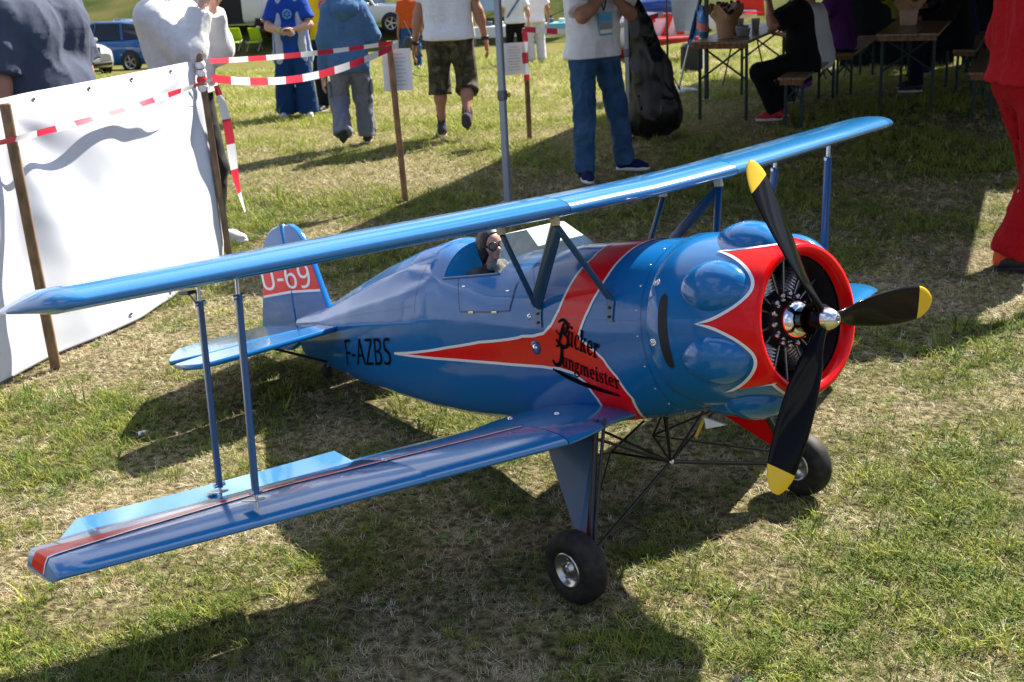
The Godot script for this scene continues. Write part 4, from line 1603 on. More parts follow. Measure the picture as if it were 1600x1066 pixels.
func pilot() -> void:
	# life-like pilot doll in the cockpit; axes of the model: x ahead, y up, z to the right
	var t := thing("pilot_doll", "pilot doll in dark leather helmet and goggles sitting in the open cockpit", "doll")
	var basis := Basis(Vector3(0.977367, 0.211553, 0), Vector3(-0.211553, 0.977367, 0), Vector3(0, 0, 1))
	t.transform = Transform3D(basis, basis * (Vector3(0.435715, 0.52835, 0) * 1.35))
	# own frame of the head: +z ahead. in the model: ahead is +x, and its left is -z
	var sc := 0.47
	var hd := Transform3D(Basis(Vector3(0, 0, -1), Vector3(0, 1, 0), Vector3(1, 0, 0)) * Basis(Vector3.UP, -0.12) * sc, Vector3(-1.032, 0.166, 0.0) * 1.35)
	var hn := nets(head_bones(), 0.0055, 0.018)
	var bust := nets([cap(v3(0, -0.02, -0.02), v3(0, 0.05, -0.01), 0.06), cap(v3(-0.14, -0.10, -0.03), v3(0.14, -0.10, -0.03), 0.07), cap(v3(-0.08, -0.24, -0.02), v3(0.08, -0.24, -0.02), 0.12)], 0.014, 0.05)
	put("body", net_mesh([moved(hn, hd), moved(bust, hd)]), mat(0.50, 0.27, 0.20, 0.45), t)
	var helm := nets([cap(v3(0, 0.150, -0.032), v3(0, 0.155, 0.010), 0.094), cap(v3(0, 0.08, -0.035), v3(0, 0.12, -0.03), 0.084), cap(v3(0.060, 0.03, -0.005), v3(0.072, 0.10, -0.005), 0.03, 0.034), cap(v3(-0.060, 0.03, -0.005), v3(-0.072, 0.10, -0.005), 0.03, 0.034), cap(v3(0, -0.03, -0.03), v3(0, 0.06, -0.03), 0.075)], 0.007, 0.03, 0.003, [[v3(0, 0.155, 0.066), v3(0, -0.25, 0.97)], [v3(0, 0.06, 0.035), v3(0, -0.6, 0.8)]], 30.0)
	put("leather_helmet", net_mesh([moved(helm, hd)]), mat(0.013, 0.010, 0.010, 0.5), t)
	var gog := Node3D.new()
	gog.name = "goggles"
	t.add_child(gog)
	for s in [-1.0, 1.0]:
		var st := begin()
		var c := v3(s * 0.036, 0.114, 0.094)
		var n := v3(s * 0.28, 0.02, 1).normalized()
		lathe(st, [[-0.016, 0.036], [0.006, 0.034], [0.009, 0.030], [0.006, 0.0265]], c, n, 20)
		put("goggle_frame", mesh_of(st), mat(0.02, 0.02, 0.02, 0.35), gog, hd)
		st = begin()
		lathe(st, [[0.006, 0.027], [0.009, 0.015], [0.010, 0.0001]], c, n, 20)
		put("goggle_lens", mesh_of(st), mat(0.16, 0.14, 0.12, 0.08), gog, hd)
	var st := begin()
	lathe(st, [[-0.009, 0.0985], [-0.009, 0.1005], [0.009, 0.1005], [0.009, 0.0985]], v3(0, 0.118, -0.012), Vector3.UP, 32)
	put("goggle_strap", mesh_of(st), mat(0.02, 0.018, 0.018, 0.6), gog, hd)
	var jk := nets([cap(v3(-0.15, -0.105, -0.03), v3(0.15, -0.105, -0.03), 0.082), cap(v3(-0.09, -0.26, -0.02), v3(0.09, -0.26, -0.02), 0.135), cap(v3(0, -0.05, -0.03), v3(0, -0.02, -0.03), 0.072), cap(v3(0.20, -0.12, -0.02), v3(0.22, -0.30, 0.06), 0.062), cap(v3(-0.20, -0.12, -0.02), v3(-0.22, -0.30, 0.06), 0.062)], 0.012, 0.05, 0.010, [[v3(0, -0.01, 0), v3(0, 1, -0.5)]], 16.0)
	put("jacket", net_mesh([moved(jk, hd)]), mat(0.008, 0.008, 0.010, 0.6), t)
	var sf := nets([cap(v3(-0.05, -0.03, 0.035), v3(0.05, -0.03, 0.035), 0.036), cap(v3(0, -0.05, 0.06), v3(-0.045, -0.17, 0.115), 0.032, 0.036), cap(v3(0.02, -0.05, 0.06), v3(0.05, -0.15, 0.11), 0.028, 0.03)], 0.008, 0.02, 0.010, [], 30.0)
	put("scarf", net_mesh([moved(sf, hd)]), cloth(0.24, 0.225, 0.20), t)

# ---------------------------------------------------------------- furniture, tents, barriers
const ROW := Vector3(-0.474, 0, -0.88)       # the way the tents and tables run
const ACROSS := Vector3(0.88, 0, -0.474)

func tent_roof(called: String, label: String, corners: Array, eave: float, m: Material) -> void:
	var c := Vector3.ZERO
	for p in corners: c += p
	c /= corners.size()
	var t := thing(called, label, "tent", Vector3(c.x, ground_y(c.x, c.z), c.z), 0.0, "dark tents standing in a row")
	var st := begin(-1)
	var top := Vector3(0, eave + 0.85, 0)
	var r := []
	for p in corners: r.append(p - c + Vector3(0, eave, 0))
	for i in r.size():
		var a: Vector3 = r[i]
		var b: Vector3 = r[(i + 1) % r.size()]
		for v in [a, b, top]: st.add_vertex(v)
	obj("canopy", st, m, t)
	for i in r.size():
		st = begin(-1)
		var a: Vector3 = r[i]
		var b: Vector3 = r[(i + 1) % r.size()]
		quad(st, a, b, b - Vector3(0, 0.22, 0), a - Vector3(0, 0.22, 0))
		obj("valance", st, m, t)

func tent_leg(t: Node3D, p: Vector3, h: float, m: Material, joint: Material) -> void:
	var st := begin()
	var y0 := ground_y(p.x, p.z)
	box(st, Vector3(p.x, y0 + h * 0.5, p.z) - t.position, Vector3(0.045, h, 0.045), 0.006, Basis(Vector3.UP, 0.49))
	var l := obj("leg", st, m, t)
	st = begin()
	box(st, Vector3(p.x, y0 + 0.77, p.z) - t.position, Vector3(0.058, 0.075, 0.058), 0.008, Basis(Vector3.UP, 0.49))
	obj("leg_joint", st, joint, l)
	st = begin()
	ball(st, Vector3(p.x, y0 + 0.77, p.z) - t.position + Vector3(0.03, 0.0, -0.035), Vector3(0.014, 0.018, 0.014), 6)
	obj("release_button", st, mat(0.55, 0.27, 0.02, 0.5), l)
	st = begin()
	box(st, Vector3(p.x, y0 + 0.006, p.z) - t.position, Vector3(0.10, 0.012, 0.10), 0.003, Basis(Vector3.UP, 0.49))
	obj("foot_plate", st, joint, l)

func tents() -> void:
	var dark := cloth(0.012, 0.018, 0.045, 0.85, 1.0)
	var a := Vector3(-4.56, 0, -2.87)
	var grey := mat(0.27, 0.31, 0.37, 0.45, 0.2)
	var black := mat(0.012, 0.02, 0.024, 0.45)
	var joint := mat(0.10, 0.115, 0.14, 0.5)
	var names := ["dark tent over the trodden grass behind the propeller, with grey front legs", "dark tent over the wooden tables and benches", "farthest dark tent with a dark rear wall"]
	for i in 3:
		var s := 2.93 if i < 2 else 5.2
		var c := a + ROW * 2.93 * i
		var w := 3.9 if i == 0 else 8.2
		var pts := [c, c + ACROSS * w, c + ACROSS * w + ROW * (s - 0.03), c + ROW * (s - 0.03)]
		if i == 0:
			pts[0] -= ROW * 0.5
			pts[1] -= ROW * 0.5
		tent_roof("tent", names[i], pts, 2.05, dark)
		var t: Node3D = get_child(get_child_count() - 1)
		tent_leg(t, c + Vector3(0.02, 0, -0.03), 2.06, grey if i < 2 else black, joint)
		tent_leg(t, c + ACROSS * (w - 0.05) + ROW * 0.05, 2.06, grey, joint)
		if i == 2:
			tent_leg(t, c + ROW * 5.1 + ACROSS * 0.05, 2.06, black, joint)
			tent_leg(t, Vector3(-7.56, 0, -14.45), 2.06, mat(0.05, 0.11, 0.12, 0.4), joint)
			for q in [[0.75, 2.35, 5.15], [2.45, 3.9, 5.15], [4.0, 8.0, 5.15]]:
				var st := begin(-1)
				var p: Vector3 = c + ROW * q[2] + ACROSS * q[0] - t.position
				var e: Vector3 = c + ROW * q[2] + ACROSS * q[1] - t.position
				var rows := []
				for k in 13:
					var b: Vector3 = p.lerp(e, k / 12.0) + ROW * 0.03 * sin(k * 1.9)
					rows.append(PackedVector3Array([Vector3(b.x, -0.45, b.z), Vector3(b.x, 1.0, b.z), Vector3(b.x, 2.05, b.z)]))
				grid(st, rows)
				obj("side_wall", st, cloth(0.006, 0.008, 0.012, 0.9, 1.0), t)

func trestle(called: String, label: String, cat: String, at: Vector3, l: float, w: float, h: float, group: String) -> Node3D:
	var t := thing(called, label, cat, on_ground(at.x, at.z), deg_to_rad(118.3), group)
	var top := wood(0.47, 0.31, 0.17, 0.32)
	var edge := wood(0.36, 0.15, 0.045, 0.45)
	var steel := mat(0.008, 0.034, 0.030, 0.45, 0.2)
	var n := 3 if w > 0.4 else 2
	for i in n:
		var st := begin()
		box(st, Vector3(l * 0.5, h - 0.013, (i - (n - 1) * 0.5) * w / n), Vector3(l, 0.026, w / n - 0.003), 0.004)
		obj("plank", st, top, t)
	for x in [0.012, l - 0.012]:
		var st := begin()
		box(st, Vector3(x, h - 0.048, 0), Vector3(0.024, 0.042, w - 0.04), 0.003)
		obj("end_rail", st, edge, t)
	for x in [0.16, l - 0.16]:
		for s in [-1, 1]:
			var st := begin()
			box(st, Vector3(x, (h - 0.03) * 0.5, s * (w * 0.5 - 0.05)), Vector3(0.028, h - 0.03, 0.028), 0.004)
			obj("leg", st, steel, t)
		var st := begin()
		for s in [-1, 1]:
			strut(st, Vector3(x, h * 0.52, -s * (w * 0.5 - 0.06)), Vector3(x + 0.004 * s, h - 0.05, s * (w * 0.5 - 0.06)), 0.020, 0.012, Vector3(0, 0, 1))
		obj("cross_brace", st, steel, t)
		st = begin()
		var dirx := 1.0 if x < l * 0.5 else -1.0
		strut(st, Vector3(x, h * 0.45, 0), Vector3(x + dirx * 0.42, h - 0.035, 0), 0.016, 0.016)
		obj("folding_stay", st, steel, t)
	return t

func flower_pot(label: String, at: Vector3, s: float, pot: Color, wrap: Color, bloom: Color, flare := 1.0) -> void:
	var t := thing("flower_pot", label, "flower pot", at, 0.0, "wrapped flower pots on the tables")
	var st := begin()
	lathe(st, [[0.0, 0.0001], [0.0, 0.062 * s], [0.13 * s, 0.078 * s], [0.135 * s, 0.07 * s], [0.11 * s, 0.066 * s], [0.11 * s, 0.0001]], Vector3.ZERO, Vector3.UP, 20, -1)
	obj("pot", st, mat(pot.r, pot.g, pot.b, 0.8), t)
	st = begin()
	var r := RandomNumberGenerator.new()
	r.seed = int(at.x * -1000.0)
	var rows := []
	for i in 6:
		var u := i / 5.0
		var ring := PackedVector3Array()
		for j in 24:
			var a := TAU * j / 24.0
			var spike := 0.5 + 0.5 * cos(a * 4.0 + 0.7)
			var rad := lerpf(0.072, 0.125 * flare, u) * s * (1.0 + 0.10 * u * r.randf_range(-1, 1))
			ring.append(Vector3(cos(a) * rad, (0.11 + u * (0.07 + 0.09 * spike)) * s, sin(a) * rad))
		rows.append(ring)
	grid(st, rows, true, -1)
	obj("paper_wrap", st, mat(wrap.r, wrap.g, wrap.b, 0.75), t)
	for i in 22:
		st = begin()
		var a := r.randf() * TAU
		var q := r.randf() * 0.085 * s
		var y := r.randf_range(0.15, 0.27) * s
		ball(st, Vector3(cos(a) * q, y, sin(a) * q), Vector3.ONE * r.randf_range(0.012, 0.022) * s, 5)
		obj("bloom" if i % 3 else "leaf", st, mat(bloom.r, bloom.g, bloom.b, 0.7) if i % 3 else mat(0.02, 0.045, 0.015, 0.7), t)

func tape(label: String, pts: Array, wd: float, ups: Array, stripe := 0.17, start := 0.0, group := "red and white barrier tapes") -> void:
	var st := SurfaceTool.new()
	st.begin(Mesh.PRIMITIVE_TRIANGLES)
	var s := start
	for i in pts.size() - 1:
		var a: Vector3 = pts[i]
		var b: Vector3 = pts[i + 1]
		var ua: Vector3 = ups[i] * wd * 0.5
		var ub: Vector3 = ups[i + 1] * wd * 0.5
		var l := (b - a).length()
		var t := 0.0
		while t < l - 1e-5:
			var k := int(floor((s + t) / stripe + 1e-4))
			var t2 := minf(l, t + ((k + 1) * stripe - (s + t)))
			if t2 - t < 1e-5: t2 = minf(l, t + 0.001)
			var c := Color(0.60, 0.03, 0.06) if k % 2 == 0 else Color(0.80, 0.80, 0.82)
			var p := a.lerp(b, t / l)
			var q := a.lerp(b, t2 / l)
			var up := ua.lerp(ub, t / l)
			var uq := ua.lerp(ub, t2 / l)
			st.set_color(c)
			for v in [p - up, p + up, q + uq, p - up, q + uq, q - uq]: st.add_vertex(v)
			t = t2
		s += l
	st.generate_normals()
	var m := StandardMaterial3D.new()
	m.vertex_color_use_as_albedo = true
	m.roughness = 0.35
	m.backlight_enabled = true
	m.backlight = Color(0.5, 0.5, 0.5)
	tag(put("barrier_tape", st.commit(), m), label, "barrier tape", group)

func stake(label: String, at: Vector3, top: Vector3, w: float, c: Color) -> Node3D:
	var t := thing("wooden_stake", label, "stake", at, 0.0, "wooden stakes holding the tape and the banner")
	var st := begin()
	var d := top - at
	box(st, d * 0.5, Vector3(w, d.length(), w * 0.85), 0.004, frame_of(d, Vector3(0.9, 0, 0.4)))
	obj("post", st, wood(c.r, c.g, c.b), t)
	return t

func paper(label: String, at: Vector3, yaw: float, w: float, h: float) -> void:
	var t := thing("paper_sign", label, "paper sign", at, yaw, "white paper signs on the stakes")
	var st := begin()
	var rows := []
	for i in 7:
		var x := (i / 6.0 - 0.5) * w
		var z := 0.012 * cos(i * 0.9)
		rows.append(PackedVector3Array([Vector3(x, 0, z), Vector3(x, h * 0.5, z * 0.5), Vector3(x, h, 0)]))
	grid(st, rows)
	var m := mat(0.78, 0.79, 0.82, 0.8)
	obj("sheet", st, m, t)
	st = begin(-1)
	for i in 9:
		var y := h * (0.88 - i * 0.09)
		var l := w * (0.6 if i % 3 else 0.42)
		quad(st, Vector3(-l * 0.5, y, 0.016), Vector3(l * 0.5, y, 0.016), Vector3(l * 0.5, y - 0.006, 0.016), Vector3(-l * 0.5, y - 0.006, 0.016))
	obj("print_lines", st, mat(0.45, 0.46, 0.52, 0.8), t)

func banner() -> void:
	var b := Vector3(-4.71, 0, -0.74)
	var l := Vector3(-3.37, 0, 0.86)
	var dir := (l - b).normalized()
	var nrm := Vector3(dir.z, 0, -dir.x)           # towards the camera
	if nrm.dot(Vector3(2.4, 0, 2.6) - b) < 0.0: nrm = -nrm
	var span := 3.9
	var n := 150
	var m := 56
	var wob := fnoise(0.8, 61, 2)
	var at := func(u: float, v: float) -> Vector3:
		var s := u * span                           # metres from the right stake
		var top := 1.21 + 0.04 * clampf(s / 2.0, 0.0, 1.0)
		var y := v * top
		var dx := s
		var dy := 1.2 - y
		var phi := atan2(dy, dx + 0.03)
		var rr := sqrt(dx * dx + dy * dy)
		var fold := 0.028 * sin(phi * 9.0 + 0.6) * smoothstep(0.05, 0.5, rr) * (1.0 - smoothstep(1.0, 2.1, rr) * 0.7)
		var dx2 := absf(s - 2.09)
		var phi2 := atan2(dy, s - 2.09)
		fold += 0.024 * sin(phi2 * 7.0) * smoothstep(0.04, 0.4, sqrt(dx2 * dx2 + dy * dy)) * (1.0 - smoothstep(0.6, 1.5, dx2))
		fold += 0.030 * wob.get_noise_2d(s * 1.3 + y * 0.9, y * 0.8) * (1.0 - pow(v, 6.0))
		fold += 0.006 * wob.get_noise_2d(s * 2.0 - y * 2.0, y * 2.5 + 9.0) * smoothstep(0.0, 0.3, 1.0 - v)
		var bulge := 0.10 * sin(clampf(s / 2.09, 0.0, 1.6) * PI) * (1.0 - v)
		return b + dir * (s - 0.03) + nrm * (fold + bulge - 0.045) + Vector3(0, y + 0.004, 0)
	var rows := []
	for i in n + 1:
		var r := PackedVector3Array()
		for j in m + 1: r.append(at.call(float(i) / n, float(j) / m))
		rows.append(r)
	var st := begin()
	grid(st, rows)
	var cm := StandardMaterial3D.new()
	cm.albedo_color = lin(0.61, 0.65, 0.74)
	cm.roughness = 0.5
	cm.metallic_specular = 0.35
	cm.backlight_enabled = true
	cm.backlight = Color(0.16, 0.16, 0.17)
	var t := thing("banner", "large white vinyl banner stretched between wooden stakes with metal eyelets", "banner")
	obj("banner_cloth", st, cm, t)
	for q in [[0.10, 0.975], [0.22, 0.975], [0.335, 0.972], [0.46, 0.972], [0.60, 0.972], [0.14, 0.035], [0.245, 0.035], [0.36, 0.035], [0.50, 0.035]]:
		var p: Vector3 = at.call(q[0], q[1]) + nrm * 0.004
		st = begin()
		lathe(st, [[0.0, 0.015], [0.003, 0.0135], [0.003, 0.008], [0.0, 0.007]], p, nrm, 14)
		var g := obj("eyelet", st, mat(0.45, 0.45, 0.46, 0.35, 1.0), t)
		st = begin()
		lathe(st, [[0.0005, 0.0075], [0.0008, 0.0001]], p, nrm, 12)
		obj("eyelet_hole", st, mat(0.01, 0.01, 0.012, 0.8), g)
	st = begin()
	var hem := []
	for i in n + 1: hem.append(at.call(float(i) / n, 0.0) + Vector3(0, 0.006, 0))
	tube(st, hem, 0.006, 6)
	obj("bottom_hem", st, mat(0.10, 0.10, 0.11, 0.7), t)
	# stakes
	var sl := stake("left brown stake in front of the white banner", l + nrm * 0.045, l + nrm * 0.05 + Vector3(-0.02, 1.24, 0.02), 0.046, Color(0.30, 0.185, 0.095))
	var sb := stake("stake at the right edge of the white banner with tape wound round its top", b + nrm * 0.03, b + nrm * 0.03 + Vector3(-0.03, 1.26, 0.02), 0.040, Color(0.26, 0.17, 0.10))
	for k in 4:
		st = begin()
		lathe(st, [[-0.02, 0.026], [0.0, 0.033], [0.02, 0.026]], Vector3(-0.03, 1.19 - k * 0.045, 0.02), Vector3(0.1 * (k % 2), 1, 0.15), 12)
		obj("tape_wrap", st, mat(0.7, 0.7, 0.72, 0.4) if k != 2 else mat(0.6, 0.02, 0.03, 0.4), sb)
	var up := Vector3.UP
	var w := 0.035
	# tape across the banner
	var p0 := l + nrm * 0.085 + Vector3(0, 1.10, 0)
	var p1 := b + nrm * 0.06 + Vector3(0, 1.10, 0)
	var pts := []
	var ups := []
	for i in 25:
		var u := i / 24.0
		pts.append((p0 + dir * 0.9).lerp(p1, u) + Vector3(0, -0.03 * sin(u * PI) + 0.02 * (1.0 - u), 0))
		ups.append((up + nrm * 0.9 * sin(u * 7.0 + 0.6)).normalized())
	tape("barrier tape running across the front of the white banner", pts, 0.030, ups, 0.17, 0.0)
	# tape hanging from the right stake
	pts = []
	ups = []
	for i in 17:
		var u := i / 16.0
		pts.append(b + nrm * (0.06 + 0.05 * u) - dir * (0.05 + 0.10 * u + 0.03 * sin(u * 6.0)) + Vector3(0, 1.06 - 0.80 * u, 0))
		ups.append((-dir + nrm * 0.5 * sin(u * 4.0)).normalized())
	tape("loose barrier tape hanging down beside the right stake of the banner", pts, 0.072, ups, 0.155, 0.09)
	# tapes to the next stake
	var mk := Vector3(-5.25, 0, -2.49)
	stake("pale stake in the open grass with a paper sign and two tapes tied on top", mk, mk + Vector3(-0.02, 1.16, 0.02), 0.042, Color(0.45, 0.25, 0.12))
	for q in [[1.21, 1.15, 0.03, 0.034, "upper taut barrier tape between the banner and the paper sign"], [1.11, 1.13, 0.17, 0.050, "lower sagging barrier tape between the banner and the paper sign"]]:
		pts = []
		ups = []
		for i in 25:
			var u := i / 24.0
			pts.append((b + nrm * 0.06).lerp(mk + nrm * 0.04, u) + Vector3(0, lerpf(q[0], q[1], u) - q[2] * sin(pow(u, 0.9) * PI) * 0.6, 0))
			ups.append((up + Vector3(0.5, 0, 0.3) * sin(u * 4.0 + q[0] * 9.0)).normalized())
		tape(q[4], pts, q[3], ups, 0.16, 0.0)
	paper("white paper sheet pinned to the pale stake behind the upper wing", mk + Vector3(-0.03, 0.80, -0.04), 0.85, 0.21, 0.30)
	var rk := Vector3(-6.68, 0, -4.90)
	stake("farther stake left of the jeans, wound with tape and carrying paper", rk, rk + Vector3(0.0, 1.02, 0.0), 0.042, Color(0.33, 0.2, 0.10))
	pts = []
	ups = []
	for i in 9:
		var u := i / 8.0
		pts.append(rk + Vector3(0.03, 1.0 - 0.45 * u, 0.03) + Vector3(0.01 * sin(u * 9.0), 0, 0))
		ups.append(Vector3(0.632, 0, -0.774))
	tape("barrier tape hanging down the farther stake", pts, 0.05, ups, 0.10, 0.0)
	pts = []
	ups = []
	for i in 9:
		var u := i / 8.0
		pts.append(rk + Vector3(0.03, 1.01, 0.02) + Vector3(0.20, 0.02, -1.6) * u - Vector3(0, 0.08 * sin(u * PI), 0))
		ups.append(up)
	tape("barrier tape leading from the farther stake to behind the jeans", pts, 0.05, ups, 0.12, 0.0)
	paper("white paper sheet hanging on the farther stake", rk + Vector3(-0.10, 0.60, 0.06), 0.9, 0.20, 0.29)

func rubbish_bag() -> void:
	var p := Vector3(-5.80, 0, -5.62)
	var t := thing("rubbish_bag", "full black plastic rubbish bag hanging on a grey tent leg", "rubbish bag", p)
	var b := [cap(v3(-0.10, 1.22, 0.12), v3(-0.04, 0.98, 0.06), 0.085, 0.10), cap(v3(-0.04, 0.98, 0.06), v3(0.02, 0.62, 0), 0.10, 0.17), cap(v3(0.02, 0.62, 0), v3(0.04, 0.26, -0.02), 0.18, 0.225), cap(v3(0.04, 0.26, -0.02), v3(0.0, 0.18, -0.02), 0.225, 0.20), cap(v3(0.10, 0.16, -0.13), v3(-0.06, 0.16, 0.10), 0.13)]
	put("bag", net_mesh([nets(b, 0.014, 0.06, 0.05, [[v3(0, 0.012, 0), v3(0, -1, 0)]], 6.0)]), mat(0.005, 0.005, 0.006, 0.42), t)
	var st := begin()
	tube(st, [v3(-0.15, 1.20, 0.10), v3(-0.17, 1.0, 0.09), v3(-0.15, 0.7, 0.09)], 0.012, 8)
	obj("drawstring", st, mat(0.02, 0.025, 0.03, 0.3), t)

func beach_flag() -> void:
	var p := on_ground(-8.57, -8.91)
	var t := thing("beach_flag", "white feather flag with blue tip on a silver pole with a round base", "flag", p)
	var st := begin()
	tube(st, [v3(0, 0, 0), v3(0.10, 0.65, -0.13)], 0.014, 10)
	obj("pole", st, mat(0.5, 0.5, 0.52, 0.3, 1.0), t)
	st = begin()
	tube(st, [v3(0.10, 0.62, -0.13), v3(0.30, 1.9, -0.38)], 0.024, 10)
	obj("pole_sleeve", st, mat(0.01, 0.01, 0.012, 0.5), t)
	st = begin()
	lathe(st, [[0.0, 0.24], [0.012, 0.24], [0.03, 0.05], [0.05, 0.02], [0.05, 0.0001]], Vector3.ZERO, Vector3.UP, 28)
	obj("base_plate", st, mat(0.55, 0.55, 0.56, 0.4, 0.3), t)
	for q in [[0.72, 2.6, Color(0.78, 0.8, 0.84), "flag_cloth", 0.0], [0.56, 0.98, Color(0.02, 0.28, 0.75), "blue_flag_tip", 0.012]]:
		st = begin()
		var rows := []
		for i in 9:
			var u := i / 8.0
			var y: float = lerpf(q[0], q[1], u)
			var w := 0.40 * sin(PI * clampf((y - 0.45) / 2.6, 0.0, 1.0)) + 0.06 if q[4] == 0.0 else 0.14 * sin(PI * clampf(u, 0.08, 0.95))
			var s: Vector3 = v3(0.10, 0.65, -0.13).lerp(v3(0.30, 1.9, -0.38), (y - 0.65) / 1.25) + v3(0, 0, 0.03 + q[4])
			var sgn := -1.0 if q[4] == 0.0 else 1.0
			var r := PackedVector3Array()
			for j in 5: r.append(s + Vector3(0.632, 0, -0.774) * w * sgn * j / 4.0 + Vector3(0.5, 0, 0.4) * 0.04 * sin(j * 1.3 + y * 3.0))
			rows.append(r)
		grid(st, rows)
		obj(q[3], st, cloth(q[2].r, q[2].g, q[2].b, 0.6, 1.0), t)

func stand_pole() -> void:
	var p := on_ground(-8.68, -8.84)
	var t := thing("stand_pole", "thin black stand pole left of the silver flag pole", "pole", p)
	var st := begin()
	tube(st, [v3(0, 0, 0), v3(0, 1.9, 0)], 0.014, 8)
	obj("tube", st, mat(0.01, 0.01, 0.012, 0.4), t)
	for k in 3:
		st = begin()
		tube(st, [v3(0, 0.30, 0), v3(cos(k * 2.09) * 0.22, 0.01, sin(k * 2.09) * 0.22)], 0.009, 6)
		obj("foot", st, mat(0.01, 0.01, 0.012, 0.4), t)

func tables() -> void:
	var tg := "folding wooden tables under the tents"
	var bg := "folding wooden benches under the tents"
	trestle("folding_table", "folding wooden table with wrapped flower pots behind the black rubbish bag", "table", v3(-5.83, 0, -6.60), 2.2, 0.56, 0.77, tg)
	trestle("folding_table", "folding wooden table with a pale pot in the darkest part of the tent", "table", v3(-4.66, 0, -7.93), 2.2, 0.58, 0.76, tg)
	for q in [[-5.01, -6.66, "wooden bench holding the person in black with red sneakers"], [-3.71, -7.70, "nearest bench left of the red trousers"], [-5.05, -9.58, "empty bench just behind the nearest bench"], [-6.10, -8.90, "bench between the two wooden tables, behind the child in white"]]:
		trestle("folding_bench", q[2], "bench", v3(q[0], 0, q[1]), 2.2, 0.25, 0.465, bg)
	var kraft := Color(0.42, 0.26, 0.15)
	flower_pot("kraft paper flower pot at the front end of the first table", v3(-5.98, 0.775, -6.86), 1.25, kraft, kraft, Color(0.10, 0.012, 0.05))
	flower_pot("second kraft paper flower pot beside the plastic tubs", v3(-6.30, 0.775, -7.28), 1.15, kraft, Color(0.38, 0.25, 0.14), Color(0.05, 0.02, 0.03))
	flower_pot("pale dotted pot with torn paper on the table in the dark tent", v3(-5.18, 0.765, -8.72), 1.25, Color(0.50, 0.34, 0.26), Color(0.45, 0.28, 0.16), Color(0.35, 0.22, 0.14), 1.1)
	flower_pot("low plant in olive yellow wrapping on the table in the dark tent", v3(-5.78, 0.765, -9.42), 1.0, Color(0.20, 0.19, 0.02), Color(0.25, 0.24, 0.02), Color(0.12, 0.12, 0.02), 1.5)
	# tubs, cups, bottles
	for q in [[-6.00, -7.14, 0.075, 0.07, "clear plastic tub next to the front flower pot"], [-6.17, -7.32, 0.07, 0.08, "clear plastic tub behind the front flower pot"], [-6.38, -7.52, 0.05, 0.13, "white plastic cup with a spoon on the first table"], [-6.28, -7.66, 0.045, 0.12, "white plastic cup nearest the seated person in black"]]:
		var t := thing("plastic_cup", q[4], "plastic cup", v3(q[0], 0.772, q[1]), 0.0, "plastic tubs and cups on the first table")
		var st := begin()
		lathe(st, [[0.0, 0.0001], [0.0, q[2] * 0.8], [q[3], q[2]], [q[3] + 0.004, q[2] * 1.05], [q[3], q[2] * 0.95], [0.004, q[2] * 0.75], [0.004, 0.0001]], Vector3.ZERO, Vector3.UP, 18)
		obj("cup", st, mat(0.5, 0.52, 0.56, 0.3), t)
	for q in [[-6.27, -6.86, "blue water bottle at the left of the front flower pot"], [-6.42, -7.02, "blue water bottle behind the front flower pot"], [-6.52, -7.10, "blue water bottle farthest back on the first table"]]:
		var t := thing("water_bottle", q[2], "bottle", v3(q[0], 0.772, q[1]), 0.0, "blue water bottles on the first table")
		var st := begin()
		lathe(st, [[0.0, 0.0001], [0.0, 0.042], [0.17, 0.044], [0.22, 0.03], [0.25, 0.014], [0.27, 0.014]], Vector3.ZERO, Vector3.UP, 18)
		obj("bottle", st, mat(0.03, 0.22, 0.55, 0.2), t)
		st = begin()
		lathe(st, [[0.265, 0.0165], [0.295, 0.0165], [0.295, 0.0001]], Vector3.ZERO, Vector3.UP, 14)
		obj("bottle_cap", st, mat(0.02, 0.05, 0.3, 0.4), t)
		st = begin()
		lathe(st, [[0.06, 0.0438], [0.14, 0.0448]], Vector3.ZERO, Vector3.UP, 18)
		obj("bottle_label", st, mat(0.6, 0.2, 0.2, 0.5), t)

func litter() -> void:
	var t := thing("paper_scrap", "small crumpled white scrap lying in the grass behind the lower wing", "litter", v3(-2.19, 0.015, 0.90))
	put("scrap", net_mesh([nets([cap(v3(-0.014, 0, 0), v3(0.012, 0.004, 0.008), 0.005, 0.006), cap(v3(0, 0.004, -0.008), v3(0.012, 0.008, -0.014), 0.005)], 0.002, 0.01, 0.008, [], 60.0)]), mat(0.62, 0.62, 0.64, 0.8), t)

# ---------------------------------------------------------------- vehicles and other far things
func car_ring(x: float, yb: float, yt: float, w: float) -> PackedVector3Array:
	var r := PackedVector3Array()
	var h := yt - yb
	for q in [[0.86, 0.0], [0.97, 0.10], [1.0, 0.35], [0.995, 0.62], [0.97, 0.84], [0.91, 0.95], [0.78, 1.0], [0.4, 1.015], [0.0, 1.02]]: r.append(v3(x, yb + h * q[1], w * q[0]))
	for i in range(7, -1, -1): r.append(r[i] * v3(1, 1, -1))
	return r

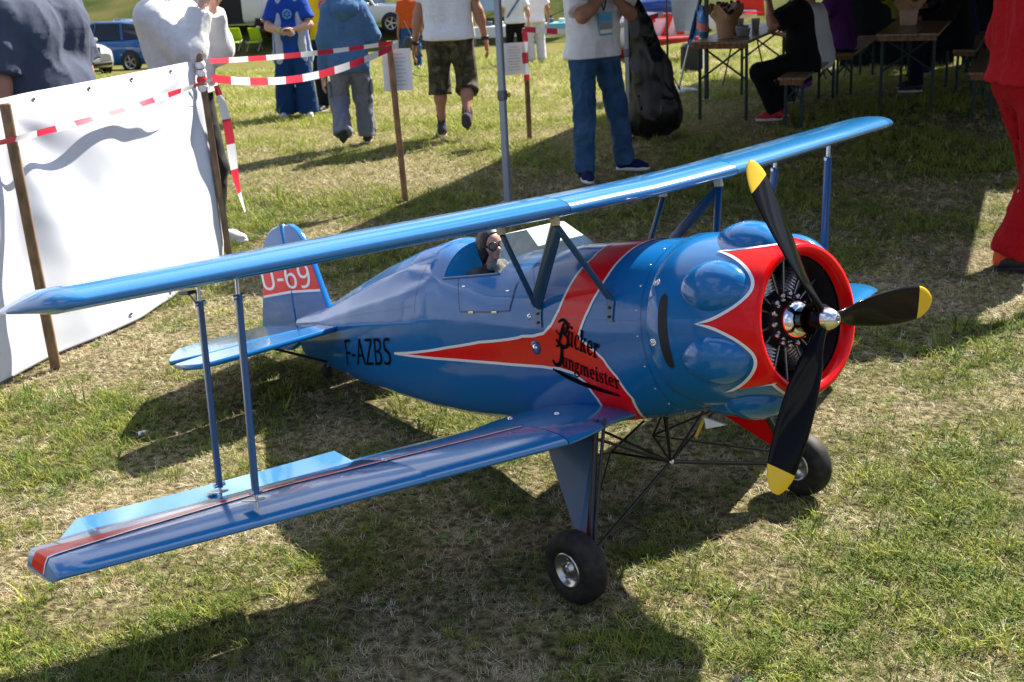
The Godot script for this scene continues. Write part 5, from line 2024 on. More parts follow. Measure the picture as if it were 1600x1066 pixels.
func car(called: String, label: String, at: Vector3, yaw: float, body: Material, stn: Array, cab: Array, wheel_x: Array, wr: float, lamp_front: bool, rim_m: Material) -> Node3D:
	var t := thing(called, label, "car" if called != "parked_van" else "van", at, yaw, "vehicles parked at the far edge of the field")
	var st := begin()
	var rows := []
	for s in stn: rows.append(car_ring(s[0], s[1], s[2], s[3]))
	grid(st, rows, true)
	fan(st, rows[0])
	fan(st, rows[-1], true)
	var b := obj("body", st, body, t)
	# greenhouse: dark glass with painted roof and pillars
	var gl := mat(0.012, 0.016, 0.02, 0.06)
	st = begin()
	rows = []
	for lv in [0.0, 0.5, 0.93]:
		var r := PackedVector3Array()
		for q in cab:
			for z in [1]:
				r.append(v3(lerpf(q[0], q[1], lv), lerpf(q[2], q[3], lv), lerpf(q[4], q[4] * 0.80, lv)))
		for i in range(cab.size() - 1, -1, -1): r.append(r[i] * v3(1, 1, -1))
		rows.append(r)
	grid(st, rows, true, -1)
	obj("windows", st, gl, t)
	st = begin()
	rows = []
	for lv in [0.90, 0.97, 1.0]:
		var r := PackedVector3Array()
		for q in cab: r.append(v3(lerpf(q[0], q[1], lv) * (1.0 if lv < 0.99 else 0.97), lerpf(q[2], q[3], lv), lerpf(q[4], q[4] * 0.80, lv) * (1.02 if lv < 0.99 else 0.9)))
		for i in range(cab.size() - 1, -1, -1): r.append(r[i] * v3(1, 1, -1))
		rows.append(r)
	grid(st, rows, true)
	fan(st, rows[-1])
	obj("roof", st, body, t)
	for s in [-1, 1]:
		for i in cab.size():
			var q: Array = cab[i]
			st = begin()
			tube(st, [v3(q[0], q[2] - 0.02, q[4] * s * 1.005), v3(lerpf(q[0], q[1], 0.96), lerpf(q[2], q[3], 0.96), lerpf(q[4], q[4] * 0.8, 0.96) * s * 1.005)], 0.045 if i % 2 == 0 else 0.03, 6)
			obj("pillar", st, body, t)
		st = begin()
		tube(st, [v3(cab[0][1] * 0.9, cab[0][3] + 0.05, cab[0][4] * 0.72 * s), v3(cab[-1][1] * 0.95, cab[-1][3] + 0.05, cab[-1][4] * 0.72 * s)], 0.018, 6)
		obj("roof_rail", st, mat(0.5, 0.5, 0.5, 0.3, 1.0), t)
		st = begin()
		box(st, v3(cab[0][0] - 0.25, cab[0][2] + 0.06, s * (cab[0][4] + 0.14)), v3(0.10, 0.14, 0.20), 0.04)
		obj("mirror", st, body, t)
		for x in wheel_x:
			st = begin()
			lathe(st, [[0.0, wr * 1.16], [0.02, wr * 1.12], [0.012, 0.0001]], v3(x, wr, s * (stn[2][3] - 0.012)), v3(0, 0, s), 28)
			obj("wheel_arch", st, mat(0.008, 0.008, 0.009, 0.8), t)
			var wn := Node3D.new()
			wn.name = "wheel"
			t.add_child(wn, true)
			st = begin()
			lathe(st, [[-0.16, wr * 0.7], [-0.16, wr * 0.95], [-0.13, wr], [0.02, wr], [0.045, wr * 0.94], [0.045, wr * 0.66]], v3(x, wr, s * stn[2][3]), v3(0, 0, s), 28)
			obj("tyre", st, mat(0.012, 0.012, 0.013, 0.7), wn)
			st = begin()
			lathe(st, [[0.04, wr * 0.68], [0.045, wr * 0.62], [0.0, wr * 0.58], [0.0, 0.0001]], v3(x, wr, s * stn[2][3]), v3(0, 0, s), 24)
			for k in 5:
				var a := TAU * k / 5.0
				box(st, v3(x + cos(a) * wr * 0.32, wr + sin(a) * wr * 0.32, s * (stn[2][3] + 0.02)), v3(wr * 0.62, wr * 0.16, 0.03), 0.008, Basis(v3(0, 0, 1), a))
			obj("rim", st, rim_m, wn)
		var xr: float = stn[0][0]
		var xf: float = stn[-1][0]
		st = begin()
		box(st, v3(xf - 0.16, stn[-1][2] - 0.06, s * stn[-1][3] * 0.80), v3(0.30, 0.15, 0.34), 0.05)
		obj("headlight", st, mat(0.75, 0.78, 0.80, 0.1, 0.3), t)
		st = begin()
		box(st, v3(xr + 0.14, stn[0][2] - 0.10, s * stn[0][3] * 0.86), v3(0.26, 0.20, 0.34), 0.05)
		obj("tail_light", st, mat(0.10, 0.006, 0.008, 0.15), t)
	st = begin()
	box(st, v3(stn[-1][0] + 0.015, stn[-1][1] + 0.42, 0), v3(0.05, 0.24, stn[-1][3] * 1.05), 0.03)
	obj("grille", st, mat(0.012, 0.012, 0.014, 0.3), t)
	for x in [stn[-1][0] + 0.045, stn[0][0] - 0.02]:
		st = begin()
		box(st, v3(x, stn[0][1] + 0.17, 0), v3(0.02, 0.11, 0.52), 0.006)
		obj("number_plate", st, mat(0.70, 0.70, 0.70, 0.5), t)
	for x in [stn[-1][0] - 0.03, stn[0][0] + 0.03]:
		st = begin()
		box(st, v3(x, stn[0][1] + 0.06, 0), v3(0.14, 0.14, stn[0][3] * 1.85), 0.05)
		obj("bumper", st, mat(0.03, 0.032, 0.035, 0.5), t)
	return t

func vehicles() -> void:
	var alu := mat(0.5, 0.5, 0.5, 0.3, 0.9)
	var suv_s := [[-2.3, 0.34, 0.98, 0.80], [-2.15, 0.26, 1.06, 0.90], [-1.2, 0.22, 1.06, 0.93], [0.9, 0.22, 1.02, 0.93], [1.6, 0.22, 0.96, 0.92], [2.15, 0.26, 0.84, 0.86], [2.32, 0.34, 0.74, 0.72]]
	var suv_c := [[1.05, 0.30, 1.00, 1.58, 0.82], [0.1, 0.0, 1.03, 1.62, 0.84], [-1.1, -1.0, 1.05, 1.61, 0.84], [-2.1, -1.75, 1.06, 1.52, 0.78]]
	var car_right := Vector3(0.632, 0, -0.774)
	var away := Vector3(VIEW.x, 0, VIEW.y)
	var yaw_of := func(f: Vector3) -> float: return atan2(-f.z, f.x)
	# blue estate heading to the left
	var f := (-car_right * 0.93 + away * 0.37).normalized()
	var p := Vector3(-37.68, 0, -14.16) + f * 2.2 + away * 0.6 + car_right * 0.75
	car("parked_car", "bright blue estate car parked at the far left between the two nearest people", on_ground(p.x, p.z), yaw_of.call(f), paint(0.02, 0.10, 0.29, 0.15), suv_s, suv_c, [-1.4, 1.42], 0.34, false, alu)
	# silver saloon showing its nose
	f = (car_right * 0.66 - away * 0.75).normalized()
	p = Vector3(-34.6, 0, -11.75) - f * 2.1 - car_right * 0.5
	var t := car("parked_car", "silver car with its nose and round star badge pointing at the banner", on_ground(p.x, p.z), yaw_of.call(f), paint(0.42, 0.43, 0.45, 0.2), [[-2.2, 0.34, 0.90, 0.74], [-2.05, 0.26, 0.98, 0.84], [-1.2, 0.22, 0.98, 0.88], [0.8, 0.22, 0.96, 0.88], [1.6, 0.22, 0.90, 0.87], [2.1, 0.26, 0.80, 0.80], [2.28, 0.34, 0.68, 0.66]], [[0.9, 0.2, 0.94, 1.42, 0.78], [0.0, 0.0, 0.97, 1.45, 0.79], [-1.1, -0.9, 0.98, 1.43, 0.79], [-2.0, -1.4, 0.98, 1.34, 0.74]], [-1.35, 1.38], 0.33, true, alu)
	var st := begin()
	var ring := []
	for i in 21: ring.append(v3(2.33, 0.56 + sin(TAU * i / 20.0) * 0.10, cos(TAU * i / 20.0) * 0.10))
	tube(st, ring, 0.010, 6, false)
	for k in 3:
		var a := PI / 2 + k * TAU / 3.0
		strut(st, v3(2.33, 0.56, 0), v3(2.33, 0.56 + sin(a) * 0.10, cos(a) * 0.10), 0.022, 0.012)
	obj("star_badge", st, mat(0.8, 0.8, 0.8, 0.15, 1.0), t)
	# pale off-roader and dark red car
	f = (car_right * 0.96 - away * 0.2).normalized()
	p = Vector3(-42.1, 0, -27.3) - f * 1.35 + away * 0.6
	car("parked_car", "white off-road car with black sills parked behind the blue hoodie", on_ground(p.x, p.z), yaw_of.call(f), paint(0.62, 0.63, 0.62, 0.2), [[-2.1, 0.45, 1.10, 0.84], [-1.95, 0.38, 1.16, 0.9], [-1.2, 0.36, 1.16, 0.93], [0.6, 0.36, 1.14, 0.93], [1.4, 0.36, 1.10, 0.92], [1.95, 0.40, 1.0, 0.88], [2.1, 0.46, 0.9, 0.78]], [[0.65, 0.15, 1.12, 1.74, 0.82], [0.0, 0.0, 1.14, 1.78, 0.84], [-1.0, -0.95, 1.15, 1.77, 0.84], [-2.0, -1.85, 1.16, 1.70, 0.8]], [-1.3, 1.35], 0.38, false, alu)
	f = (-car_right * 0.9 - away * 0.45).normalized()
	p = Vector3(-44.79, 0, -22.67) + away * 1.6 + car_right * 1.7
	car("parked_car", "dark red car behind the white folding chair", on_ground(p.x, p.z), yaw_of.call(f), paint(0.06, 0.006, 0.01, 0.2), suv_s, suv_c, [-1.4, 1.42], 0.34, false, alu)
	# white van with its side door open
	f = car_right
	p = Vector3(-46.9, 0, -22.0) + away * 1.3
	t = thing("parked_van", "white van with open side door and boxes inside", "van", on_ground(p.x, p.z), yaw_of.call(f), "vehicles parked at the far edge of the field")
	var wh := paint(0.72, 0.73, 0.74, 0.2)
	for q in [[-2.1, -0.35, "body"], [0.62, 1.5, "front_body"]]:
		st = begin()
		var rows := []
		for x in [q[0], q[0] + 0.08, q[1] - 0.02, q[1]]:
			rows.append(car_ring(x, 0.34, 2.1, 0.98 if x != q[0] else 0.93))
		grid(st, rows, true)
		fan(st, rows[0])
		fan(st, rows[-1], true)
		obj(q[2], st, wh, t)
	st = begin()
	var rows2 := []
	for s in [[1.5, 1.95], [1.9, 1.45], [2.35, 1.1], [2.6, 0.85], [2.65, 0.7]]: rows2.append(car_ring(s[0], 0.36, s[1], 0.95 if s[0] < 2.6 else 0.85))
	grid(st, rows2, true)
	fan(st, rows2[-1], true)
	obj("bonnet", st, wh, t)
	st = begin()
	box(st, v3(0.14, 0.40, 0), v3(1.0, 0.08, 1.8), 0.01)
	box(st, v3(0.14, 2.02, 0), v3(1.0, 0.08, 1.8), 0.01)
	box(st, v3(0.14, 1.2, 0.86), v3(1.0, 1.6, 0.06), 0.01)
	obj("cargo_bay", st, mat(0.015, 0.015, 0.018, 0.8), t)
	st = begin()
	box(st, v3(0.30, 0.74, -0.55), v3(0.5, 0.6, 0.5), 0.02)
	tag(obj("crate", st, mat(0.22, 0.11, 0.04, 0.7), t), "brown box in the doorway", "")
	st = begin()
	box(st, v3(-0.22, 0.9, -0.6), v3(0.08, 1.0, 0.08), 0.01)
	obj("pink_pole", st, mat(0.5, 0.08, 0.14, 0.6), t)
	st = begin()
	box(st, v3(-2.12, 0.55, 0), v3(0.12, 0.28, 1.86), 0.05)
	obj("bumper", st, mat(0.05, 0.052, 0.055, 0.5), t)
	for s in [-1, 1]:
		st = begin()
		box(st, v3(-2.11, 1.15, s * 0.86), v3(0.06, 0.5, 0.14), 0.02)
		obj("tail_light", st, mat(0.35, 0.01, 0.012, 0.2), t)
		for x in [-1.35, 1.7]:
			st = begin()
			lathe(st, [[-0.16, 0.2], [-0.16, 0.33], [0.02, 0.34], [0.05, 0.31], [0.05, 0.2], [0.03, 0.0001]], v3(x, 0.34, s * 0.93), v3(0, 0, s), 24)
			obj("wheel", st, mat(0.015, 0.015, 0.016, 0.6), t)
	# dark green trailer
	p = Vector3(-41.6, 0, -28.6) + away * 1.2
	t = thing("trailer", "tall dark green covered trailer right of the white off-road car", "trailer", on_ground(p.x, p.z), yaw_of.call(f))
	st = begin()
	var rr := []
	for x in [-1.05, -1.0, 1.0, 1.05]: rr.append(car_ring(x, 0.35, 2.4, 0.95 if absf(x) < 1.02 else 0.9))
	grid(st, rr, true)
	fan(st, rr[0])
	fan(st, rr[-1], true)
	obj("cover", st, cloth(0.012, 0.03, 0.022, 0.7, 2.0), t)
	st = begin()
	box(st, v3(0, 0.34, 0), v3(2.2, 0.12, 1.8), 0.02)
	obj("chassis", st, mat(0.02, 0.02, 0.02, 0.5), t)
	for s in [-1, 1]:
		st = begin()
		lathe(st, [[-0.1, 0.1], [-0.1, 0.3], [0.08, 0.3], [0.08, 0.16], [0.05, 0.0001]], v3(0, 0.3, s * 0.95), v3(0, 0, s), 22)
		obj("wheel", st, mat(0.015, 0.015, 0.016, 0.6), t)
	# pale market tents and tables in the distance
	for q in [[-40.0, -30.3, 0.36, 0.50, 0.66, "pale blue tent far behind the grey tent pole"], [-39.5, -33.6, 0.66, 0.68, 0.72, "white tent far behind the people in white"]]:
		t = thing("far_tent", q[5], "tent", on_ground(q[0], q[1]), yaw_of.call(f), "pale tents in the distance")
		for s in [-1, 1]:
			for x in [-1.5, 1.5]:
				st = begin()
				box(st, v3(x, 1.0, s * 1.5), v3(0.05, 2.0, 0.05), 0.005)
				obj("leg", st, mat(0.4, 0.4, 0.42, 0.4), t)
		st = begin(-1)
		for k in 4:
			var a := v3(1.5, 2.0, 1.5).rotated(Vector3.UP, k * PI / 2)
			var b := v3(1.5, 2.0, 1.5).rotated(Vector3.UP, (k + 1) * PI / 2)
			for v in [a, b, v3(0, 2.9, 0)]: st.add_vertex(v)
		obj("canopy", st, cloth(q[2], q[3], q[4], 0.8, 0.0), t)
		st = begin(-1)
		quad(st, v3(-1.5, 0.9, 1.48), v3(1.5, 0.9, 1.48), v3(1.5, 2.0, 1.48), v3(-1.5, 2.0, 1.48))
		obj("rear_wall", st, cloth(q[2], q[3], q[4], 0.8, 1.0), t)
	for q in [[-37.6, -29.0, Color(0.72, 0.74, 0.78), "far table with a white cloth left of the grey tent pole"], [-36.2, -31.0, Color(0.20, 0.55, 0.68), "far table with a turquoise cloth right of the grey tent pole"], [-34.5, -32.2, Color(0.72, 0.74, 0.78), "far table with a white cloth behind the people in white"]]:
		t = thing("market_table", q[3], "table", on_ground(q[0], q[1]), yaw_of.call(f), "cloth covered tables in the distance")
		st = begin()
		box(st, v3(0, 0.74, 0), v3(1.9, 0.03, 0.8), 0.01)
		obj("table_top", st, mat(0.4, 0.3, 0.2, 0.6), t)
		st = begin()
		box(st, v3(0, 0.55, 0), v3(1.94, 0.44, 0.84), 0.02)
		obj("tablecloth", st, cloth(q[2].r, q[2].g, q[2].b, 0.8, 2.0), t)
		for i in 4:
			st = begin()
			box(st, v3(-0.7 + i * 0.45, 0.84, 0), v3(0.22, 0.16 + 0.05 * (i % 2), 0.25), 0.02)
			obj("goods", st, [mat(0.5, 0.4, 0.2), mat(0.05, 0.1, 0.15), mat(0.6, 0.6, 0.6), mat(0.1, 0.25, 0.3)][i], t)
		for s in [-0.85, 0.85]:
			st = begin()
			box(st, v3(s, 0.36, 0), v3(0.04, 0.72, 0.7), 0.005)
			obj("leg", st, mat(0.3, 0.3, 0.3, 0.4), t)
	# chairs
	var lime := cloth(0.45, 0.60, 0.03, 0.7, 1.0)
	var pos := [[-45.9, -21.75, "left lime green folding chair in front of the white van"], [-45.3, -22.35, "right lime green folding chair in front of the white van"]]
	var first: Node3D = null
	for q in pos:
		if first:
			copy_of(first, on_ground(q[0], q[1]), 2.3, q[2])
			continue
		first = thing("folding_chair", q[2], "chair", on_ground(q[0], q[1]), 2.3, "lime green folding chairs")
		st = begin()
		box(st, v3(0.1, 0.62, 0), v3(0.05, 0.62, 0.5), 0.01, Basis(v3(0, 0, 1), 0.45))
		obj("backrest", st, lime, first)
		st = begin()
		box(st, v3(-0.2, 0.34, 0), v3(0.5, 0.04, 0.5), 0.01)
		obj("seat", st, lime, first)
		for s in [-0.25, 0.25]:
			for k in [0.3, -0.3]:
				st = begin()
				tube(st, [v3(-0.12 - k, 0.0, s), v3(-0.12 + k, 0.42, s)], 0.014, 6)
				obj("leg", st, mat(0.5, 0.5, 0.5, 0.4), first)
	t = thing("folding_chair", "white slatted folding chair in front of the dark red car", "chair", on_ground(-43.6, -22.6), 2.6)
	var wm := mat(0.75, 0.76, 0.78, 0.5)
	for i in 4:
		st = begin()
		box(st, v3(0.28 + i * 0.06, 0.55 + i * 0.15, 0), v3(0.02, 0.12, 0.5), 0.005, Basis(v3(0, 0, 1), -0.35))
		obj("back_slat", st, wm, t)
		st = begin()
		box(st, v3(0.18 - i * 0.12, 0.44, 0), v3(0.10, 0.025, 0.5), 0.005)
		obj("seat_slat", st, wm, t)
	for s in [-0.26, 0.26]:
		for k in [[-0.35, 0.0, 0.55, 1.12], [0.45, 0.0, -0.25, 0.62], [-0.3, 0.64, 0.35, 0.66]]:
			st = begin()
			tube(st, [v3(k[0], k[1], s), v3(k[2], k[3], s)], 0.018, 6)
			obj("frame_bar", st, wm, t)

func racing_plane() -> void:
	# red and white low-wing model behind the tents; x is ahead (towards the left of the picture)
	var f := (Vector3(-0.632, 0, 0.774) * 0.97 - Vector3(VIEW.x, 0, VIEW.y) * 0.25).normalized()
	var t := thing("racing_plane", "red and white low-wing model airplane with a red 7 on its side behind the bag", "model airplane", on_ground(-15.55, -15.6) - Vector3(0, 0.14, 0), atan2(-f.z, f.x))
	t.scale = Vector3.ONE * 1.35
	var white := paint(0.75, 0.76, 0.78, 0.15)
	var red := paint(0.55, 0.008, 0.018, 0.15)
	var secs := [[0.95, 0.16, 0.55], [0.80, 0.25, 0.55], [0.45, 0.28, 0.56], [0.0, 0.27, 0.58], [-0.5, 0.23, 0.58], [-1.1, 0.14, 0.62], [-1.6, 0.06, 0.66]]
	for q in [[0, 2, red, "cowling"], [1, 7, white, "fuselage"]]:
		var st := begin()
		var rows := []
		for i in range(q[0], q[1]):
			var s: Array = secs[i]
			var r := PackedVector3Array()
			for j in 24:
				var a := TAU * j / 24
				r.append(v3(s[0], s[2] + s[1] * signf(sin(a)) * pow(absf(sin(a)), 0.75), s[1] * 0.85 * signf(cos(a)) * pow(absf(cos(a)), 0.75)))
			rows.append(r)
		grid(st, rows, true)
		fan(st, rows[0])
		fan(st, rows[-1], true)
		obj(q[3], st, q[2], t)
	for s in [-1, 1]:
		var z: float = 0.246 * s
		var st := begin(-1)
		var rows := []
		quad(st, v3(0.62, 0.68, z), v3(0.35, 0.58, z + 0.004 * s), v3(0.35, 0.62, z + 0.004 * s), v3(0.62, 0.72, z))
		obj("white_stripe", st, white, t)
		var l := letters("7", 0.34, "Droid Sans", 700)
		st = begin(-1)
		for q in l[0]: st.add_vertex(v3((0.05 - q.x) if s < 0 else (-0.17 + q.x), 0.43 + q.y, z + 0.004 * s))
		for q in [[0.21, 0.66], [-0.24, 0.46]]: quad(st, v3(q[0], q[1], z + 0.004 * s), v3(q[0] - 0.12, q[1], z + 0.004 * s), v3(q[0] - 0.12, q[1] + 0.10, z + 0.004 * s), v3(q[0], q[1] + 0.10, z + 0.004 * s))
		obj("racing_number", st, red, t)
		st = begin(-1)
		quad(st, v3(0.4, 0.30, z + 0.002 * s), v3(-0.6, 0.36, z - 0.03 * s), v3(-0.6, 0.44, z - 0.03 * s), v3(0.4, 0.38, z + 0.002 * s))
		obj("red_sill", st, red, t)
		st = begin()
		wing(st, [[0.15 * s, 0.45, -0.25, 0.42, 0.06], [0.9 * s, 0.38, -0.18, 0.47, 0.05], [1.5 * s, 0.30, -0.10, 0.52, 0.03], [1.54 * s, 0.2, 0.0, 0.525, 0.01]])
		obj("wing", st, red, t)
		st = begin()
		wing(st, [[0.02 * s, -1.25, -1.6, 0.70, 0.02], [0.5 * s, -1.32, -1.58, 0.70, 0.015]])
		obj("tailplane", st, red, t)
		st = begin()
		ball(st, v3(0.40, 0.24, 0.45 * s), v3(0.22, 0.12, 0.08), 8)
		obj("wheel_fairing", st, red, t)
		st = begin()
		lathe(st, [[-0.03, 0.0001], [-0.03, 0.09], [0.03, 0.09], [0.03, 0.0001]], v3(0.40, 0.19, 0.45 * s), v3(0, 0, 1), 18)
		obj("wheel", st, mat(0.012, 0.012, 0.012, 0.6), t)
		st = begin()
		strut(st, v3(0.40, 0.30, 0.42 * s), v3(0.35, 0.38, 0.2 * s), 0.1, 0.03)
		obj("leg", st, white, t)
	var st := begin()
	leaf(st, [Vector2(-1.15, 0.66), Vector2(-1.45, 1.15), Vector2(-1.7, 1.18), Vector2(-1.75, 0.62)], 0.03)
	obj("fin", st, red, t)
	st = begin()
	ball(st, v3(-0.1, 0.82, 0), v3(0.5, 0.2, 0.18), 10)
	obj("canopy", st, mat(0.02, 0.06, 0.25, 0.05), t)
	st = begin()
	lathe(st, [[0.0, 0.10], [0.1, 0.08], [0.2, 0.02], [0.21, 0.0001]], v3(0.95, 0.55, 0), v3(1, 0, 0), 18)
	obj("spinner", st, white, t)
	st = begin()
	strut(st, v3(1.0, 0.05, 0.0), v3(1.0, 1.05, 0.0), 0.03, 0.07)
	obj("propeller", st, mat(0.02, 0.02, 0.02, 0.3), t)
	# amplifier-like black box next to it
	t = thing("carry_case", "black wheeled case standing by the red and white airplane", "case", on_ground(-11.3, -12.1), 0.6)
	st = begin()
	box(st, v3(0, 0.22, 0), v3(0.34, 0.44, 0.26), 0.05)
	obj("shell", st, mat(0.012, 0.012, 0.013, 0.6), t)
	st = begin()
	box(st, v3(0.176, 0.22, 0), v3(0.01, 0.34, 0.18), 0.003)
	obj("front_panel", st, mat(0.28, 0.28, 0.29, 0.5), t)
	st = begin()
	tube(st, [v3(0, 0.44, -0.08), v3(0, 0.52, -0.08), v3(0, 0.52, 0.08), v3(0, 0.44, 0.08)], 0.014, 8)
	obj("handle", st, mat(0.6, 0.6, 0.62, 0.3, 0.8), t)
	# wheel hoop of a cart behind the man in patterned shorts
	t = thing("measuring_wheel", "black wheel hoop with a handle behind the patterned shorts", "wheel", on_ground(-16.5, -10.6), 0.9)
	st = begin()
	var pts := []
	for i in 33: pts.append(v3(cos(TAU * i / 32) * 0.36, 0.37 + sin(TAU * i / 32) * 0.36, 0))
	tube(st, pts, 0.02, 8, false)
	obj("tyre", st, mat(0.012, 0.012, 0.012, 0.6), t)
	st = begin()
	tube(st, [v3(0, 0.37, 0.04), v3(-0.3, 1.0, 0.04)], 0.015, 8)
	ball(st, v3(-0.22, 0.62, 0.05), v3(0.10, 0.12, 0.06), 8)
	obj("handle", st, mat(0.03, 0.03, 0.03, 0.5), t)

func cast() -> void:
	var face := 0.902                       # towards the camera
	var back := face + PI
	var right := 2.457
	var left := right - PI
	var tan_skin := Color(0.36, 0.17, 0.105)
	var pale := Color(0.52, 0.30, 0.22)
	var white_tee := cloth(0.82, 0.83, 0.87, 0.85, 2.0)
	var black_m := mat(0.012, 0.012, 0.014, 0.6)
	var brown_hair := mat(0.04, 0.025, 0.015, 0.6)

	# man in patterned shorts, walking away
	var r := person("man in white T-shirt and camouflage shorts walking away across the grass", v3(-7.40, 0, -4.56), back - 0.05, {"height": 1.82, "width": 1.08, "pelvis": v3(0, 0.97, 0.02), "ankles": [v3(0.135, 0.085, 0.12), v3(-0.13, 0.19, -0.16)], "hands": [v3(0.345, 0.885, 0.12), v3(-0.345, 0.91, 0.02)], "knee_pole": [v3(0.1, 0, 1), v3(-0.1, 0, 1)]}, tan_skin)
	var t: Node3D = r[0]
	var j: Dictionary = r[1]
	shirt(t, j, white_tee, 0.62, 0.935, 0.027, "t_shirt", 0.0, 0.016)
	trousers(t, j, camo(), 0.26, 0.030, 0.030, "shorts", 0.016)
	hair(t, j, brown_hair)
	for i in 2:
		ring_on(t, "watch" if i else "wristband", j.elbow[i], j.hand[i], 0.93, 0.037, 0.016, black_m)
		var st := begin()
		tube(st, [j.ankle[i] + v3(0, -0.03, 0), j.ankle[i].lerp(j.knee[i], 0.10), j.ankle[i].lerp(j.knee[i], 0.30)], [0.042, 0.040, 0.047], 12)
		obj("sock", st, cloth(0.03, 0.035, 0.05), t)
	shoe(t, j, 0, toe_of(0.1), cloth(0.06, 0.06, 0.075), mat(0.55, 0.53, 0.5, 0.7))
	shoe(t, j, 1, toe_of(-0.1), cloth(0.06, 0.06, 0.075), mat(0.16, 0.07, 0.05, 0.7), -0.95)

	# boy in the blue hoodie
	r = person("boy in blue hooded sweatshirt and grey cargo trousers walking away", v3(-7.80, 0, -3.68), back + 0.12, {"height": 1.56, "width": 0.88, "pelvis": v3(0, 0.83, 0), "ankles": [v3(0.115, 0.15, -0.17), v3(-0.115, 0.08, 0.16)], "hands": [v3(0.25, 0.66, 0.06), v3(-0.10, 1.06, 0.26)], "elbow_pole": [v3(0.6, 0, -1), v3(-0.6, -1.0, -0.3)]}, pale)
	t = r[0]
	j = r[1]
	var hood := cloth(0.075, 0.165, 0.33, 0.9, 3.0)
	shirt(t, j, hood, 1.9, 0.70, 0.034, "hooded_sweatshirt", 0.0, 0.020)
	put("hood", net_mesh([nets([cap(j.neck + v3(-0.09, 0.02, -0.03), j.neck + v3(0.09, 0.02, -0.03), 0.075), cap(j.neck + v3(-0.06, -0.06, -0.09), j.neck + v3(0.06, -0.06, -0.09), 0.075), cap(j.neck + v3(0, -0.12, -0.085), j.neck + v3(0, -0.05, -0.09), 0.06, 0.08)], 0.012, 0.05, 0.016, [], 12.0)]), hood, t)
	var cargo := cloth(0.19, 0.205, 0.26, 0.9, 3.0)
	trousers(t, j, cargo, 0.96, 0.028, 0.022, "cargo_trousers", 0.034)
	for s in [-1.0, 1.0]:
		var st := begin()
		var h: Vector3 = j.hip[0 if s > 0 else 1].lerp(j.knee[0 if s > 0 else 1], 0.72)
		box(st, h + v3(s * 0.095, 0, 0), v3(0.035, 0.15, 0.14), 0.012)
		obj("pocket", st, cargo, t)
	hair(t, j, brown_hair)
	for i in 2: shoe(t, j, i, toe_of(0.1 - 0.2 * i), mat(0.02, 0.02, 0.024, 0.7), mat(0.03, 0.03, 0.03, 0.7) if i == 0 else mat(0.35, 0.35, 0.35, 0.7), -0.95 if i == 0 else 0.0)

	# woman in blue with an open pale waistcoat
	r = person("woman in blue T-shirt, wide blue trousers and open pale waistcoat looking at her hands", on_ground(-10.78, -4.76), face + 0.05, {"height": 1.60, "width": 0.95, "pelvis": v3(0, 0.86, 0), "ankles": [v3(0.12, 0.08, 0.0), v3(-0.14, 0.08, -0.05)], "hands": [v3(0.055, 1.02, 0.25), v3(-0.06, 1.01, 0.24)], "elbow_pole": [v3(1, -0.6, -0.4), v3(-1, -0.6, -0.4)], "thumb": [v3(-1, 1, 0.2), v3(1, 1, 0.2)]}, pale)
	t = r[0]
	j = r[1]
	var blue_tee := cloth(0.012, 0.06, 0.36, 0.85, 2.0)
	shirt(t, j, blue_tee, 0.75, 0.70, 0.03, "t_shirt", 0.05, 0.014)
	var vest := torso(j, 0.048)
	vest.append(cap(j.pelvis + v3(-0.09, -0.16, -0.02), j.pelvis + v3(0.09, -0.16, -0.02), 0.155))
	put("waistcoat", net_mesh([nets(vest, 0.016, 0.04, 0.014, [[v3(0, 0.62, 0), v3(0, -1, 0)], [v3(0.0, 0, 0.035), v3(0, 0, 1)]], 9.0)]), cloth(0.40, 0.44, 0.60, 0.85, 2.0), t)
	for s in [-1.0, 1.0]:
		put("waistcoat_front", net_mesh([nets([cap(v3(s * 0.135, 0.66, 0.09), v3(s * 0.125, 1.0, 0.115), 0.05), cap(v3(s * 0.125, 1.0, 0.115), v3(s * 0.10, 1.33, 0.06), 0.05, 0.045)], 0.012, 0.04, 0.01)]), cloth(0.40, 0.44, 0.60, 0.85, 2.0), t)
	trousers(t, j, cloth(0.010, 0.045, 0.16, 0.85, 2.0), 1.0, 0.034, 0.055, "wide_trousers", 0.018)
	hair(t, j, mat(0.08, 0.05, 0.03, 0.6), true)
	var st := begin()
	for k in 6:
		var a := k * PI / 3.0
		strut(st, v3(0, 1.19, 0.175), v3(cos(a) * 0.055, 1.19 + sin(a) * 0.055, 0.168), 0.018, 0.010, v3(0, 0, 1))
	lathe(st, [[0.0, 0.055], [0.004, 0.052], [0.004, 0.042], [0.0, 0.040]], v3(0, 1.19, 0.168), v3(0, 0, 1), 20)
	obj("flower_print", st, cloth(0.16, 0.38, 0.75, 0.8, 0.0), t)
	ring_on(t, "wristband", j.elbow[1], j.hand[1], 0.88, 0.036, 0.018, mat(0.45, 0.55, 0.02, 0.5))
	st = begin()
	box(st, v3(0, 1.03, 0.30), v3(0.075, 0.012, 0.14), 0.004)
	obj("phone", st, mat(0.01, 0.012, 0.02, 0.2), t)
	for i in 2: shoe(t, j, i, toe_of(0.25 - 0.5 * i), mat(0.55, 0.56, 0.58, 0.7), mat(0.6, 0.6, 0.6, 0.7))

	# person in yellow
	r = person("person in yellow T-shirt with a round print, half hidden by the blue hoodie", on_ground(-11.05, -5.42), face, {"height": 1.74, "pelvis": v3(0, 0.93, 0), "ankles": [v3(0.13, 0.085, 0.0), v3(-0.13, 0.085, -0.03)], "hands": [v3(0.30, 0.86, 0.08), v3(-0.31, 0.84, 0.08)]}, tan_skin)
	t = r[0]
	j = r[1]
	shirt(t, j, cloth(0.68, 0.46, 0.015, 0.85, 2.0), 0.85, 0.86, 0.028, "t_shirt", 0.06)
	st = begin()
